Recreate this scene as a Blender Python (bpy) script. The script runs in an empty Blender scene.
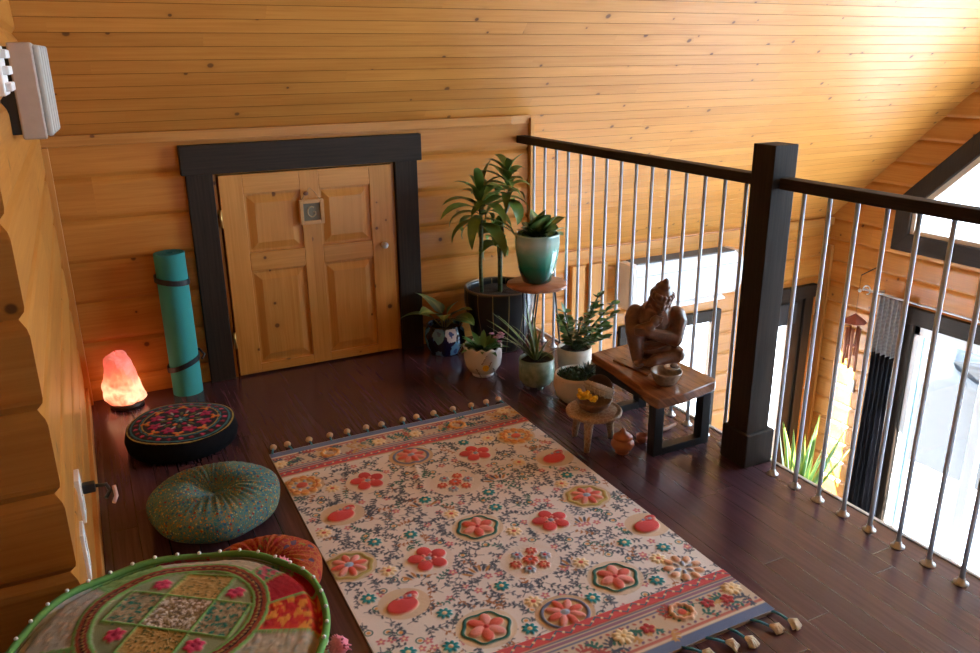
import bpy, bmesh, math, random
import numpy as np
from mathutils import Vector, Matrix
PI = math.pi
sc = bpy.context.scene
col = sc.collection
rng = random.Random(7)

# ------------------------------------------------------------------ helpers
def lin(c):
    c = c / 255.0
    return c / 12.92 if c <= 0.04045 else ((c + 0.055) / 1.055) ** 2.4
def rgb(r, g, b): return (lin(r), lin(g), lin(b))
def rgba(t): return (t[0], t[1], t[2], 1.0)

class MB:
    """collects faces, then links them as ONE mesh object"""
    def __init__(s): s.v, s.f, s.m, s.uv, s.sm = [], [], [], [], []
    def face(s, idx, mat=0, uv=None, smooth=False):
        s.f.append(tuple(idx)); s.m.append(mat); s.sm.append(smooth)
        s.uv.append(uv if uv else [(0, 0)] * len(idx))
    def box(s, a, b, mat=0, grain=0, rot=None, at=None):
        base = len(s.v); off = rng.random() * 9
        o = [1, 2] if grain == 0 else ([0, 2] if grain == 1 else [0, 1])
        loc = [(x, y, z) for x in (a[0], b[0]) for y in (a[1], b[1]) for z in (a[2], b[2])]
        for p in loc:
            q = Vector(p)
            if rot is not None: q = rot @ q
            if at is not None: q = q + Vector(at)
            s.v.append(tuple(q))
        uvs = [(p[grain] + off, p[o[0]] + p[o[1]] + off * .37) for p in loc]
        for f in ((0, 1, 3, 2), (4, 6, 7, 5), (0, 4, 5, 1), (2, 3, 7, 6), (0, 2, 6, 4), (1, 5, 7, 3)):
            s.face([base + i for i in f], mat, [uvs[i] for i in f])
        return s
    def grid(s, P, mat=0, cu=False, cv=False, smooth=True, uv=None):
        """P[i][j] points"""
        base = len(s.v); nu, nv = len(P), len(P[0])
        for r in P:
            for p in r: s.v.append(tuple(p))
        for i in range(nu if cu else nu - 1):
            for j in range(nv if cv else nv - 1):
                i2, j2 = (i + 1) % nu, (j + 1) % nv
                q = [(i, j), (i2, j), (i2, j2), (i, j2)]
                u = [uv(*k) for k in ((i, j), (i + 1, j), (i + 1, j + 1), (i, j + 1))] if uv else None
                s.face([base + a * nv + b for a, b in q], mat, u, smooth)
        return s
    def lathe(s, prof, seg=32, at=(0, 0, 0), mat=0, smooth=True, cap0=True, cap1=False, fr=None, uvs=None):
        """prof = [(r, z)...] ; fr(theta, r, z) -> (r, z)"""
        P = []
        for i in range(seg):
            t = 2 * PI * i / seg; row = []
            for r, z in prof:
                if fr: r2, z2 = fr(t, r, z)
                else: r2, z2 = r, z
                row.append((at[0] + r2 * math.cos(t), at[1] + r2 * math.sin(t), at[2] + z2))
            P.append(row)
        n0 = len(s.v); n = len(prof)
        s.grid(P, mat, cu=True, smooth=smooth, uv=(lambda i, j: (i / seg, j / max(1, n - 1))) if uvs is None else uvs)
        if cap0: s.face([n0 + i * n for i in reversed(range(seg))], mat)
        if cap1: s.face([n0 + i * n + n - 1 for i in range(seg)], mat)
        return s
    def tube(s, pts, r, seg=8, mat=0, caps=True, closed=False, smooth=True):
        pts = [Vector(p) for p in pts]; n = len(pts)
        rs = r if isinstance(r, (list, tuple)) else [r] * n
        up = Vector((0, 0, 1)); rows = []
        prev = None
        for i, p in enumerate(pts):
            if closed: t = pts[(i + 1) % n] - pts[i - 1]
            else: t = pts[min(i + 1, n - 1)] - pts[max(i - 1, 0)]
            t.normalize()
            if prev is None:
                a = up if abs(t.z) < .95 else Vector((1, 0, 0))
                x = t.cross(a).normalized()
            else:
                x = (prev - t * prev.dot(t)).normalized()
            prev = x; y = t.cross(x)
            rows.append([tuple(p + (x * math.cos(2 * PI * k / seg) + y * math.sin(2 * PI * k / seg)) * rs[i]) for k in range(seg)])
        n0 = len(s.v)
        s.grid(rows, mat, cu=closed, cv=True, smooth=smooth, uv=lambda i, j: (i / max(1, n - 1) * .5, j / seg * .1))
        if caps and not closed:
            s.face([n0 + k for k in range(seg)], mat); s.face([n0 + (n - 1) * seg + k for k in reversed(range(seg))], mat)
        return s
    def ell(s, c, r, mat=0, nu=16, nv=10, rot=None, fn=None):
        P = []
        for i in range(nu):
            row = []
            for j in range(nv + 1):
                t, ph = 2 * PI * i / nu, -PI / 2 + PI * j / nv
                d = Vector((math.cos(t) * math.cos(ph) * r[0], math.sin(t) * math.cos(ph) * r[1], math.sin(ph) * r[2]))
                if fn: d = d * fn(t, ph)
                if rot is not None: d = rot @ d
                row.append(tuple(Vector(c) + d))
            P.append(row)
        return s.grid(P, mat, cu=True, uv=lambda i, j: (i / nu, j / nv))
    def prism(s, poly, z0, z1, mat=0, grain=0, fn=None):
        """extrude polygon (x, y) between z0 and z1; fn maps a point"""
        b = len(s.v); n = len(poly); fn = fn or (lambda p: p); off = rng.random() * 9
        loc = [(x, y, z0) for x, y in poly] + [(x, y, z1) for x, y in poly]
        for p in loc: s.v.append(tuple(fn(p)))
        o = [1, 2] if grain == 0 else ([0, 2] if grain == 1 else [0, 1])
        uv = [(p[grain] + off, p[o[0]] + p[o[1]]) for p in loc]
        s.face([b + i for i in reversed(range(n))], mat, [uv[i] for i in reversed(range(n))])
        s.face([b + n + i for i in range(n)], mat, [uv[n + i] for i in range(n)])
        for i in range(n):
            j = (i + 1) % n; k = [i, j, n + j, n + i]
            s.face([b + q for q in k], mat, [uv[q] for q in k])
        return s
    def leaf(s, base, az, el, L, W, droop=1.0, fold=.25, mat=0, n=7, shape=.45, twist=0.0):
        p = Vector(base); d_el = el; step = L / n; P = []
        side = Vector((-math.sin(az), math.cos(az), 0))
        for i in range(n + 1):
            t = i / n
            w = W * .5 * (max(0.0, math.sin(PI * min(1, (t * .97 + .03)) ** shape)) ** .85) if 0 < t < 1 else (W * .10 if t == 0 else 0.0008)
            d = Vector((math.cos(az) * math.cos(d_el), math.sin(az) * math.cos(d_el), math.sin(d_el)))
            nrm = side.cross(d) * -1
            sd = side * math.cos(twist * t) + nrm * math.sin(twist * t)
            P.append([tuple(p - sd * w + nrm * w * fold), tuple(p - nrm * 0.0), tuple(p + sd * w + nrm * w * fold)])
            p = p + d * step; d_el -= droop / n * (0.5 + t)
        return s.grid(P, mat, smooth=True, uv=lambda i, j: (i / n, j / 2))
    def build(s, name, mats, parent=None, smooth=None, bevel=0, seg=2, loc=None, rotz=0, subsurf=0, angle=.6):
        me = bpy.data.meshes.new(name)
        me.from_pydata(s.v, [], s.f)
        if not isinstance(mats, (list, tuple)): mats = [mats]
        for m in mats: me.materials.append(m)
        me.polygons.foreach_set('material_index', s.m)
        sm = s.sm if smooth is None else [smooth] * len(s.f)
        me.polygons.foreach_set('use_smooth', sm)
        ul = me.uv_layers.new(name='UVMap')
        ul.data.foreach_set('uv', [c for f in s.uv for p in f for c in p])
        me.update()
        o = bpy.data.objects.new(name, me); col.objects.link(o)
        if parent is not None: o.parent = parent
        if loc: o.location = loc
        o.rotation_euler.z = rotz
        if bevel:
            b = o.modifiers.new('bevel', 'BEVEL'); b.width = bevel; b.segments = seg; b.limit_method = 'ANGLE'; b.angle_limit = angle
        if subsurf:
            q = o.modifiers.new('sub', 'SUBSURF'); q.levels = q.render_levels = subsurf
        return o

def tag(o, label=None, cat=None, group=None, kind=None):
    if label: o['label'] = label
    if cat: o['category'] = cat
    if group: o['group'] = group
    if kind: o['kind'] = kind
    return o
def thing(name, loc, label, cat, group=None, rotz=0):
    o = bpy.data.objects.new(name, None); col.objects.link(o)
    o.empty_display_size = .1; o.location = loc; o.rotation_euler.z = rotz
    return tag(o, label, cat, group)
def struct(o): o['kind'] = 'structure'; return o
def struct_root(name, loc=(0, 0, 0)):
    o = bpy.data.objects.new(name, None); col.objects.link(o); o.location = loc; o['kind'] = 'structure'
    return o
def copy_thing(o, loc, label, rotz=None):
    c = o.copy(); col.objects.link(c); c.location = loc; c['label'] = label
    if rotz is not None: c.rotation_euler.z = rotz
    def kids(a, b):
        for k in list(a.children):
            d = k.copy(); col.objects.link(d); d.parent = b; kids(k, d)
    kids(o, c)
    return c

# ------------------------------------------------------------------ materials
class NT:
    def __init__(s, name):
        s.mat = bpy.data.materials.new(name); s.mat.use_nodes = True
        s.t = s.mat.node_tree; s.b = s.t.nodes['Principled BSDF']; s.out = s.t.nodes['Material Output']
    def n(s, typ, **kw):
        k = s.t.nodes.new(typ)
        for a, b in kw.items(): setattr(k, a, b)
        return k
    def put(s, sock, val):
        if isinstance(val, bpy.types.NodeSocket): s.t.links.new(val, sock)
        elif val is not None:
            if sock.type == 'RGBA' and len(val) == 3: val = rgba(val)
            sock.default_value = val
    def m(s, op, a, b=None, c=None):
        k = s.n('ShaderNodeMath', operation=op)
        s.put(k.inputs[0], a); s.put(k.inputs[1], b); s.put(k.inputs[2], c)
        return k.outputs[0]
    def vec(s, x, y, z=0.0):
        k = s.n('ShaderNodeCombineXYZ')
        for i, a in enumerate((x, y, z)): s.put(k.inputs[i], a)
        return k.outputs[0]
    def mix(s, f, a, b, mode='MIX'):
        k = s.n('ShaderNodeMix', data_type='RGBA', blend_type=mode)
        s.put(k.inputs['Factor'], f); s.put(k.inputs['A'], None); s.put(k.inputs[6], a); s.put(k.inputs[7], b)
        return k.outputs[2]
    def ramp(s, f, stops, interp='LINEAR'):
        k = s.n('ShaderNodeValToRGB'); e = k.color_ramp.elements; k.color_ramp.interpolation = interp
        while len(e) < len(stops): e.new(.5)
        for i, (p, c) in enumerate(stops):
            e[i].position = p; e[i].color = rgba(c) if len(c) == 3 else c
        s.put(k.inputs[0], f); return k.outputs[0]
    def noise(s, v, scale=5, detail=3, rough=.5, dist=0):
        k = s.n('ShaderNodeTexNoise'); s.put(k.inputs['Vector'], v)
        k.inputs['Scale'].default_value = scale; k.inputs['Detail'].default_value = detail
        k.inputs['Roughness'].default_value = rough; k.inputs['Distortion'].default_value = dist
        return k.outputs['Fac']
    def vor(s, v, scale=5, dims='3D', feature='F1', rnd=1.0):
        k = s.n('ShaderNodeTexVoronoi', voronoi_dimensions=dims, feature=feature); s.put(k.inputs['Vector'], v)
        k.inputs['Scale'].default_value = scale; k.inputs['Randomness'].default_value = rnd
        return k
    def wn(s, x, y=None):
        k = s.n('ShaderNodeTexWhiteNoise', noise_dimensions='1D' if y is None else '2D')
        if y is None: s.put(k.inputs['W'], x)
        else: s.put(k.inputs['Vector'], s.vec(x, y))
        return k.outputs['Value']
    def uv(s):
        k = s.n('ShaderNodeUVMap', uv_map='UVMap'); x = s.n('ShaderNodeSeparateXYZ'); s.put(x.inputs[0], k.outputs[0])
        return k.outputs[0], x.outputs[0], x.outputs[1]
    def obj(s):
        return s.n('ShaderNodeTexCoord').outputs['Object']
    def bump(s, h, dist=.002, strength=1.0):
        k = s.n('ShaderNodeBump'); k.inputs['Distance'].default_value = dist; k.inputs['Strength'].default_value = strength
        s.put(k.inputs['Height'], h); s.put(s.b.inputs['Normal'], k.outputs[0]); return s
    def set(s, color=None, rough=.5, metal=0, spec=None, coat=0, **kw):
        if color is not None: s.put(s.b.inputs['Base Color'], color)
        s.put(s.b.inputs['Roughness'], rough); s.put(s.b.inputs['Metallic'], metal)
        if spec is not None: s.b.inputs['Specular IOR Level'].default_value = spec
        cr = kw.pop('coat_rough', .15)
        if coat: s.b.inputs['Coat Weight'].default_value = coat; s.b.inputs['Coat Roughness'].default_value = cr
        for k, v in kw.items(): s.put(s.b.inputs[k], v)
        return s

def plain(name, c, rough=.5, metal=0, var=.12, scale=40, bump=0, spec=None, coat=0):
    t = NT(name); n = t.noise(t.obj(), scale, 3)
    k = t.mix(n, tuple(x * (1 - var) for x in c), tuple(min(1, x * (1 + var)) for x in c))
    t.set(k, rough, metal, spec, coat)
    if bump: t.bump(n, bump)
    return t.mat

def pine(name, light, dark, w=.18, joint=0.0, knots=3.6, rough=.38, coat=0.0, knot_dark=(.085, .026, .008), keep=.45, groove=0.0, size=1.0, tint=.32, shade=0):
    t = NT(name); _, u, v = t.uv()
    vb = t.m('DIVIDE', v, w); bi = t.m('FLOOR', vb); r1 = t.wn(bi)
    u2 = t.m('MULTIPLY_ADD', r1, 23.7, u)
    r2 = r1
    if joint:
        r2 = t.wn(bi, t.m('FLOOR', t.m('DIVIDE', u2, joint)))
        u2 = t.m('MULTIPLY_ADD', r2, 7.3, u2)
    vk = t.m('MULTIPLY_ADD', r2, 3.1, v)
    kn = t.vor(t.vec(u2, vk), knots, '2D')
    d = t.m('DIVIDE', kn.outputs['Distance'], knots)
    cs = t.n('ShaderNodeSeparateXYZ'); t.put(cs.inputs[0], kn.outputs['Color'])
    rad = t.m('MULTIPLY_ADD', cs.outputs[0], .010 * size, .004 * size)
    have = t.m('GREATER_THAN', cs.outputs[1], 1 - keep)
    q = t.m('DIVIDE', d, rad)
    core = t.m('MULTIPLY', have, t.m('SMOOTH_MIN', 1.0, t.m('MAXIMUM', 0.0, t.m('MULTIPLY', t.m('SUBTRACT', 1.25, q), 2.2)), .1))
    halo = t.m('MULTIPLY', have, t.m('POWER', 2.718, t.m('MULTIPLY', q, -.55)))
    warp = t.m('MULTIPLY_ADD', halo, .02, t.m('ADD', v, t.m('MULTIPLY', r2, 5.0)))
    g1 = t.noise(t.vec(t.m('MULTIPLY', u2, .9), t.m('MULTIPLY', warp, 26.0)), 3.0, 5, .6, .6)
    g2 = t.noise(t.vec(t.m('MULTIPLY', u2, .8), t.m('MULTIPLY', warp, 5.0)), 2.0, 3, .5, .4)
    f = t.m('ADD', t.m('MULTIPLY', g1, .55), t.m('MULTIPLY', g2, .45))
    c = t.ramp(f, [(.30, dark), (.48, tuple((a * .45 + b * .55) for a, b in zip(dark, light))), (.66, light)])
    c = t.mix(t.m('MULTIPLY', r2, tint), c, tuple(a * .62 for a in dark), 'MIX')
    c = t.mix(t.m('MULTIPLY', halo, .5), c, tuple(a * .55 for a in dark))
    c = t.mix(t.m('MULTIPLY', core, .8), c, knot_dark)
    h = g1
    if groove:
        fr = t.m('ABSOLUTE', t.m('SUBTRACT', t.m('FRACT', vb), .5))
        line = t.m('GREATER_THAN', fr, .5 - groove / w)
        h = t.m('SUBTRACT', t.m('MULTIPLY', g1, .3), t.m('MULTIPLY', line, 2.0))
        c = t.mix(t.m('MULTIPLY', line, .75), c, tuple(a * .3 for a in dark))  # board joint line; the shade of the gap is put into its colour
    t.set(c, rough, spec=.3, coat=coat, coat_rough=.22)
    t.bump(h, .0012, .5)
    return t.mat

PINE_L, PINE_D = (.60, .255, .050), (.42, .140, .018)
M = {}
M['log'] = pine('honey_pine_logs', PINE_L, PINE_D, w=.18, joint=2.6, knots=3.4, rough=.38, coat=.15, keep=.6, size=.8)
M['log_pale'] = pine('varnished_pine_logs', PINE_L, PINE_D, w=.18, joint=2.6, knots=3.4, rough=.38, coat=.15, keep=.6, size=.8)
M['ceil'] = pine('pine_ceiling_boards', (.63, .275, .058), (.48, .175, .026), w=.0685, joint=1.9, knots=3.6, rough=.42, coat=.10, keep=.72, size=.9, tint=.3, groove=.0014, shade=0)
M['door_pine'] = pine('clear_pine_door', (.64, .30, .070), (.45, .175, .026), w=.11, knots=5.0, rough=.4, keep=.55, size=.9, tint=.2)
M['trim_pine'] = pine('pine_trim', (.60, .27, .065), (.42, .16, .028), w=.3, knots=3.0, rough=.4, keep=.4)
def dark_stain():
    t = NT('dark_brown_stain'); _, u, v = t.uv()
    g = t.noise(t.vec(t.m('MULTIPLY', u, 2.0), t.m('MULTIPLY', v, 60.0)), 2.0, 4, .6)
    t.set(t.ramp(g, [(.3, (.018, .0115, .0075)), (.7, (.040, .025, .016))]), .6, spec=.2); t.bump(g, .0008, .4); return t.mat
M['dark'] = dark_stain()
def hardwood():
    t = NT('dark_hardwood_floor'); _, u, v = t.uv()
    w = .083; vb = t.m('DIVIDE', v, w); bi = t.m('FLOOR', vb); r1 = t.wn(bi)
    ub = t.m('DIVIDE', t.m('MULTIPLY_ADD', r1, 13.3, u), .95); r2 = t.wn(bi, t.m('FLOOR', ub))
    u2 = t.m('MULTIPLY_ADD', r2, 9.1, u)
    g = t.noise(t.vec(t.m('MULTIPLY', u2, 1.2), t.m('MULTIPLY', v, 30.0)), 2.2, 5, .6, .5)
    c = t.ramp(g, [(.3, (.058, .024, .031)), (.7, (.115, .052, .062))])
    c = t.mix(t.m('MULTIPLY', r2, .5), c, (.052, .022, .029))
    gl = t.m('GREATER_THAN', t.m('ABSOLUTE', t.m('SUBTRACT', t.m('FRACT', vb), .5)), .482)
    ge = t.m('GREATER_THAN', t.m('ABSOLUTE', t.m('SUBTRACT', t.m('FRACT', ub), .5)), .4985)
    ln = t.m('MAXIMUM', gl, ge)
    c = t.mix(t.m('MULTIPLY', ln, .8), c, (.008, .004, .004))
    sm = t.noise(t.obj(), 3.5, 3)
    t.set(c, t.m('MULTIPLY_ADD', sm, .22, .11), coat=.0, spec=.6)
    t.bump(t.m('SUBTRACT', t.m('MULTIPLY', g, .05), ln), .0008, .45)
    return t.mat
M['floor'] = hardwood()
M['steel'] = plain('satin_grey_steel', (.60, .64, .68), .40, .0, .04, 60)
M['chrome'] = plain('polished_metal', (.66, .68, .70), .3, .25, .03)
M['brass'] = plain('brass', (.6, .42, .16), .3, 1, .05)
M['black_metal'] = plain('black_steel', (.016, .016, .017), .42, .3, .2, 30)
M['black'] = plain('black_plastic', (.012, .012, .013), .45)
M['white_plastic'] = plain('white_plastic', (.86, .86, .85), .35, var=.03)
M['cream_plastic'] = plain('ivory_plastic', (.72, .68, .61), .4, var=.04)
M['soil'] = plain('dark_potting_soil', (.025, .016, .011), .95, var=.6, scale=150, bump=.004)
M['snow'] = plain('snow', (.62, .64, .68), .9, var=.04, scale=3)
M['white_frame'] = plain('white_vinyl', (.82, .82, .82), .35, var=.02)
M['grey_cloth'] = plain('grey_cover_fabric', (.012, .0135, .017), .95, var=.15, scale=8)

def glass_pane():
    t = NT('window_glass'); t.t.nodes.remove(t.b)
    tr = t.n('ShaderNodeBsdfTransparent'); gl = t.n('ShaderNodeBsdfGlossy'); gl.inputs['Roughness'].default_value = .02
    lw = t.n('ShaderNodeLayerWeight'); lw.inputs[0].default_value = .5; fr = t.n('ShaderNodeMath', operation='MULTIPLY_ADD'); fr.inputs[1].default_value = .6; fr.inputs[2].default_value = .03; pw = t.n('ShaderNodeMath', operation='POWER'); t.put(pw.inputs[0], lw.outputs['Facing']); pw.inputs[1].default_value = 5.0; t.put(fr.inputs[0], pw.outputs[0])
    mx = t.n('ShaderNodeMixShader'); t.put(mx.inputs[0], fr.outputs[0]); t.put(mx.inputs[1], tr.outputs[0]); t.put(mx.inputs[2], gl.outputs[0])
    t.put(t.out.inputs[0], mx.outputs[0]); tr.inputs[0].default_value = (.95, .97, .97, 1)
    return t.mat
M['glass'] = glass_pane()

def leafmat(name, dark, light, edge=None, mid=None, rough=.38):
    t = NT(name); _, u, v = t.uv()
    a = t.m('MULTIPLY', t.m('ABSOLUTE', t.m('SUBTRACT', v, .5)), 2.0)
    n = t.noise(t.obj(), 22, 3)
    c = t.mix(n, dark, light)
    if mid: c = t.mix(t.m('MULTIPLY', t.m('SUBTRACT', 1.0, t.m('SMOOTH_MIN', 1.0, t.m('MULTIPLY', a, 2.2), .2)), .85), c, mid)
    if edge: c = t.mix(t.m('MULTIPLY', t.m('POWER', a, 3.0), .9), c, edge)
    t.set(c, rough); t.b.inputs['Subsurface Weight'].default_value = 0
    return t.mat
M['leaf'] = leafmat('glossy_green_leaf', (.050, .105, .018), (.165, .25, .042))
M['leaf_dark'] = leafmat('dark_green_leaf', (.025, .080, .015), (.08, .20, .038))
M['leaf_var'] = leafmat('variegated_leaf', (.04, .095, .022), (.11, .21, .045), mid=(.30, .36, .12))
M['leaf_spider'] = leafmat('striped_spider_leaf', (.06, .14, .03), (.10, .20, .05), edge=(.42, .44, .20))
M['leaf_lime'] = leafmat('lime_edged_leaf', (.08, .20, .04), (.14, .30, .07), edge=(.70, .66, .12))
M['moss'] = plain('moss_green_leaf', (.022, .055, .014), .7, var=.5, scale=120)
M['cane'] = None
def cane():
    t = NT('ringed_green_cane'); _, u, v = t.uv()
    f = t.m('FRACT', t.m('MULTIPLY', u, 44.0))
    t.set(t.ramp(f, [(0, (.05, .035, .02)), (.25, (.10, .11, .04)), (1, (.07, .10, .03))]), .6); return t.mat
M['cane'] = cane()

# attribute coloured fabrics
def painted(name, rough=.92, bump=.0015, scale=900, sheen=.25):
    t = NT(name); a = t.n('ShaderNodeAttribute', attribute_name='Col')
    n = t.noise(t.obj(), scale, 2)
    k = t.mix(.10, a.outputs['Color'], t.mix(n, (.25, .25, .25), (1, 1, 1)), 'MULTIPLY')
    t.set(k, rough, spec=.2); t.b.inputs['Sheen Weight'].default_value = sheen * .3
    t.bump(n, bump, .5); return t.mat
M['rug'] = painted('embroidered_cotton')

class Canvas:
    """a field of colours and heights sampled on a regular grid of metres"""
    def __init__(s, x0, y0, x1, y1, res, base):
        s.xs = np.arange(x0, x1 + res * .5, res); s.ys = np.arange(y0, y1 + res * .5, res)
        s.X, s.Y = np.meshgrid(s.xs, s.ys); s.res = res; s.x0, s.y0 = x0, y0
        s.c = np.ones(s.X.shape + (3,)) * np.array(base); s.h = np.zeros(s.X.shape)
    def win(s, x, y, r):
        i0 = max(0, int((y - r - s.y0) / s.res)); i1 = min(len(s.ys), int((y + r - s.y0) / s.res) + 2)
        j0 = max(0, int((x - r - s.x0) / s.res)); j1 = min(len(s.xs), int((x + r - s.x0) / s.res) + 2)
        return (slice(i0, i1), slice(j0, j1)) if i1 > i0 and j1 > j0 else None
    def put(s, w, d, c, h=0.0, dome=0.0):
        """d = signed distance, negative inside"""
        a = np.clip(.5 - d / s.res, 0, 1)
        s.c[w] = s.c[w] * (1 - a[..., None]) + np.array(c) * a[..., None]
        if h: s.h[w] = s.h[w] * (1 - a) + a * (h * np.clip(.45 + np.sqrt(np.clip(-d / max(dome, 1e-4), 0, 1)) * .55, 0, 1) if dome else h)
    def ell(s, x, y, a, b, ang, c, h=0.0):
        w = s.win(x, y, max(a, b) + s.res * 2)
        if w is None: return
        dx, dy = s.X[w] - x, s.Y[w] - y; ca, sa = math.cos(ang), math.sin(ang)
        u, v = (dx * ca + dy * sa) / a, (-dx * sa + dy * ca) / b
        s.put(w, (np.sqrt(u * u + v * v) - 1) * min(a, b), c, h, min(a, b) * .8)
    def ring(s, x, y, r, t, c, h=0.0, wob=0.0, k=8, sy=1.0):
        w = s.win(x, y, r + t + wob + s.res * 2)
        if w is None: return
        dx, dy = s.X[w] - x, (s.Y[w] - y) / sy; rr = np.hypot(dx, dy); th = np.arctan2(dy, dx)
        s.put(w, np.abs(rr - r - wob * np.cos(k * th)) - t / 2, c, h, t * .4)
    def line(s, pts, t, c, h=0.0):
        for (xa, ya), (xb, yb) in zip(pts[:-1], pts[1:]):
            r = max(abs(xb - xa), abs(yb - ya)) / 2 + t
            w = s.win((xa + xb) / 2, (ya + yb) / 2, r)
            if w is None: continue
            px, py = s.X[w] - xa, s.Y[w] - ya; bx, by = xb - xa, yb - ya
            k = np.clip((px * bx + py * by) / (bx * bx + by * by + 1e-9), 0, 1)
            s.put(w, np.hypot(px - bx * k, py - by * k) - t / 2, c, h)
    def rect(s, xa, ya, xb, yb, c, h=0.0):
        w = (slice(None), slice(None))
        s.put(w, np.maximum(np.maximum(xa - s.X, s.X - xb), np.maximum(ya - s.Y, s.Y - yb)), c, h)
    def poly(s, pts, c, h=0.0, noise=None):
        """filled polygon (any simple)"""
        ins = np.zeros(s.X.shape, bool); n = len(pts)
        for i in range(n):
            xa, ya = pts[i]; xb, yb = pts[(i + 1) % n]
            k = ((ya > s.Y) != (yb > s.Y)) & (s.X < (xb - xa) * (s.Y - ya) / ((yb - ya) if yb != ya else 1e-9) + xa)
            ins ^= k
        s.c[ins] = np.array(c); s.h[ins] = h
        return ins
    def petals(s, x, y, n, r, a, b, c, h, ang=0.0, c2=None):
        for i in range(n):
            t = ang + 2 * PI * i / n
            s.ell(x + r * math.cos(t), y + r * math.sin(t), a, b, t, c if (c2 is None or i % 2 == 0) else c2, h)
    def mesh(s, name, mat, parent, z=0.0, wave=None, loc=None):
        ny, nx = s.X.shape; Z = s.h + z
        if wave is not None: Z = Z + wave(s.X, s.Y)
        co = np.stack([s.X, s.Y, Z], -1).reshape(-1, 3)
        i = np.arange(ny - 1)[:, None] * nx + np.arange(nx - 1)[None]
        f = np.stack([i, i + 1, i + nx + 1, i + nx], -1).reshape(-1, 4)
        me = bpy.data.meshes.new(name)
        me.vertices.add(len(co)); me.vertices.foreach_set('co', co.ravel())
        me.loops.add(f.size); me.loops.foreach_set('vertex_index', f.ravel())
        me.polygons.add(len(f)); me.polygons.foreach_set('loop_start', np.arange(0, f.size, 4)); me.polygons.foreach_set('loop_total', np.full(len(f), 4))
        me.update(); me.validate()
        me.polygons.foreach_set('use_smooth', np.ones(len(f), bool))
        at = me.color_attributes.new('Col', 'FLOAT_COLOR', 'POINT')
        at.data.foreach_set('color', np.concatenate([s.c.reshape(-1, 3), np.ones((ny * nx, 1))], 1).ravel())
        me.materials.append(mat)
        o = bpy.data.objects.new(name, me); col.objects.link(o); o.parent = parent
        if loc: o.location = loc
        return o
    def sample(s, x, y):
        j = int(np.clip(round((x - s.x0) / s.res), 0, len(s.xs) - 1)); i = int(np.clip(round((y - s.y0) / s.res), 0, len(s.ys) - 1))
        return s.c[i, j], s.h[i, j]
def color_verts(o, fn):
    me = o.data; at = me.color_attributes.new('Col', 'FLOAT_COLOR', 'POINT')
    d = []
    for v in me.vertices: d += list(fn(v.co)) + [1.0]
    at.data.foreach_set('color', d)

# ------------------------------------------------------------------ setting
XL, YC, YB, XG, YE, CE = -.129, 1.62, 3.775, 5.735, 4.81, 4.938   # left wall, its corner, knee wall, gable wall, eaves wall, ceiling constant
ZL = -2.6
D_ = .014
PROF = [(0, -D_), (.016, -.002), (.026, 0), (.150, 0), (.163, -.003)]
def log_wall(name, P, u0, u1, z0, z1, mat, holes=(), course=.18, ph=0.0, parent=None):
    """log courses with V grooves; P(u, off, z) places a point, u0/u1 may depend on off; holes = (zlo, zhi, fl(z), fr(z))"""
    prof = [(f, o) for f, o in PROF] + [(course, -D_)]
    lev = {}
    k = math.floor((z0 - ph) / course)
    while k * course + ph < z1:
        for f, o in prof[:-1]:
            z = k * course + ph + f
            if z0 <= z <= z1: lev[round(z, 5)] = o
        k += 1
    def off(z):
        f = (z - ph) % course
        for (a, oa), (b, ob) in zip(prof[:-1], prof[1:]):
            if a <= f <= b: return oa + (ob - oa) * (f - a) / (b - a)
        return 0
    for z in [z0, z1] + [h[0] for h in holes] + [h[1] for h in holes] + [q for h in holes for q in (h[4] if len(h) > 4 else ())]:
        if z0 <= z <= z1: lev.setdefault(round(z, 5), off(z))
    zs = sorted(lev); mb = MB()
    g = lambda u, o: u(o) if callable(u) else u
    for za, zb in zip(zs[:-1], zs[1:]):
        zm = (za + zb) / 2
        hs = sorted([h for h in holes if h[0] < zm < h[1]], key=lambda h: h[2](zm))
        def ends(z):
            o = lev[z]; e = [g(u0, o)]
            for h in hs: e += [h[2](z), h[3](z)]
            return e + [g(u1, o)]
        ea, eb = ends(za), ends(zb)
        for i in range(0, len(ea), 2):
            b = len(mb.v); q = [(ea[i], za), (ea[i + 1], za), (eb[i + 1], zb), (eb[i], zb)]
            for u, z in q: mb.v.append(tuple(P(u, lev[z], z)))
            mb.face([b, b + 1, b + 2, b + 3], 0, [(u, z - ph) for u, z in q])
    o = mb.build(name, mat, parent, smooth=False)
    return o if parent is not None else struct(o)

# left wall: outside corner, mitred
log_wall('wall_left', lambda u, o, z: (XL + o, u, z), lambda o: YC - o, YB + .02, 0, 3.4, M['log'], ph=-.075)
log_wall('wall_front', lambda u, o, z: (u, YC - o, z), -3.5, lambda o: XL + o, 0, 3.4, M['log'], ph=-.075)
# loft knee wall with the low door
log_wall('wall_loft', lambda u, o, z: (u, YB - o, z), XL - .02, 2.14, 0, 1.15, M['log'], [(0, .985, lambda z: .51, lambda z: 1.37)], ph=-.09)
struct(MB().box((2.13, YB, 0), (2.15, YE + .1, 1.163), 0, 1).box((2.13, YB - .03, 0), (2.15, YB + .02, 1.15), 0, 2).build('wall_loft_side', M['trim_pine']))
# eaves wall with window and terrace door
log_wall('wall_back', lambda u, o, z: (u, YE - o, z), -4, XG + .02, ZL, .14, M['log_pale'],
         [(-1.75, -.6, lambda z: 3.63, lambda z: 4.46), (ZL, -.57, lambda z: 4.93, lambda z: 5.5)], ph=-.04)
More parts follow.
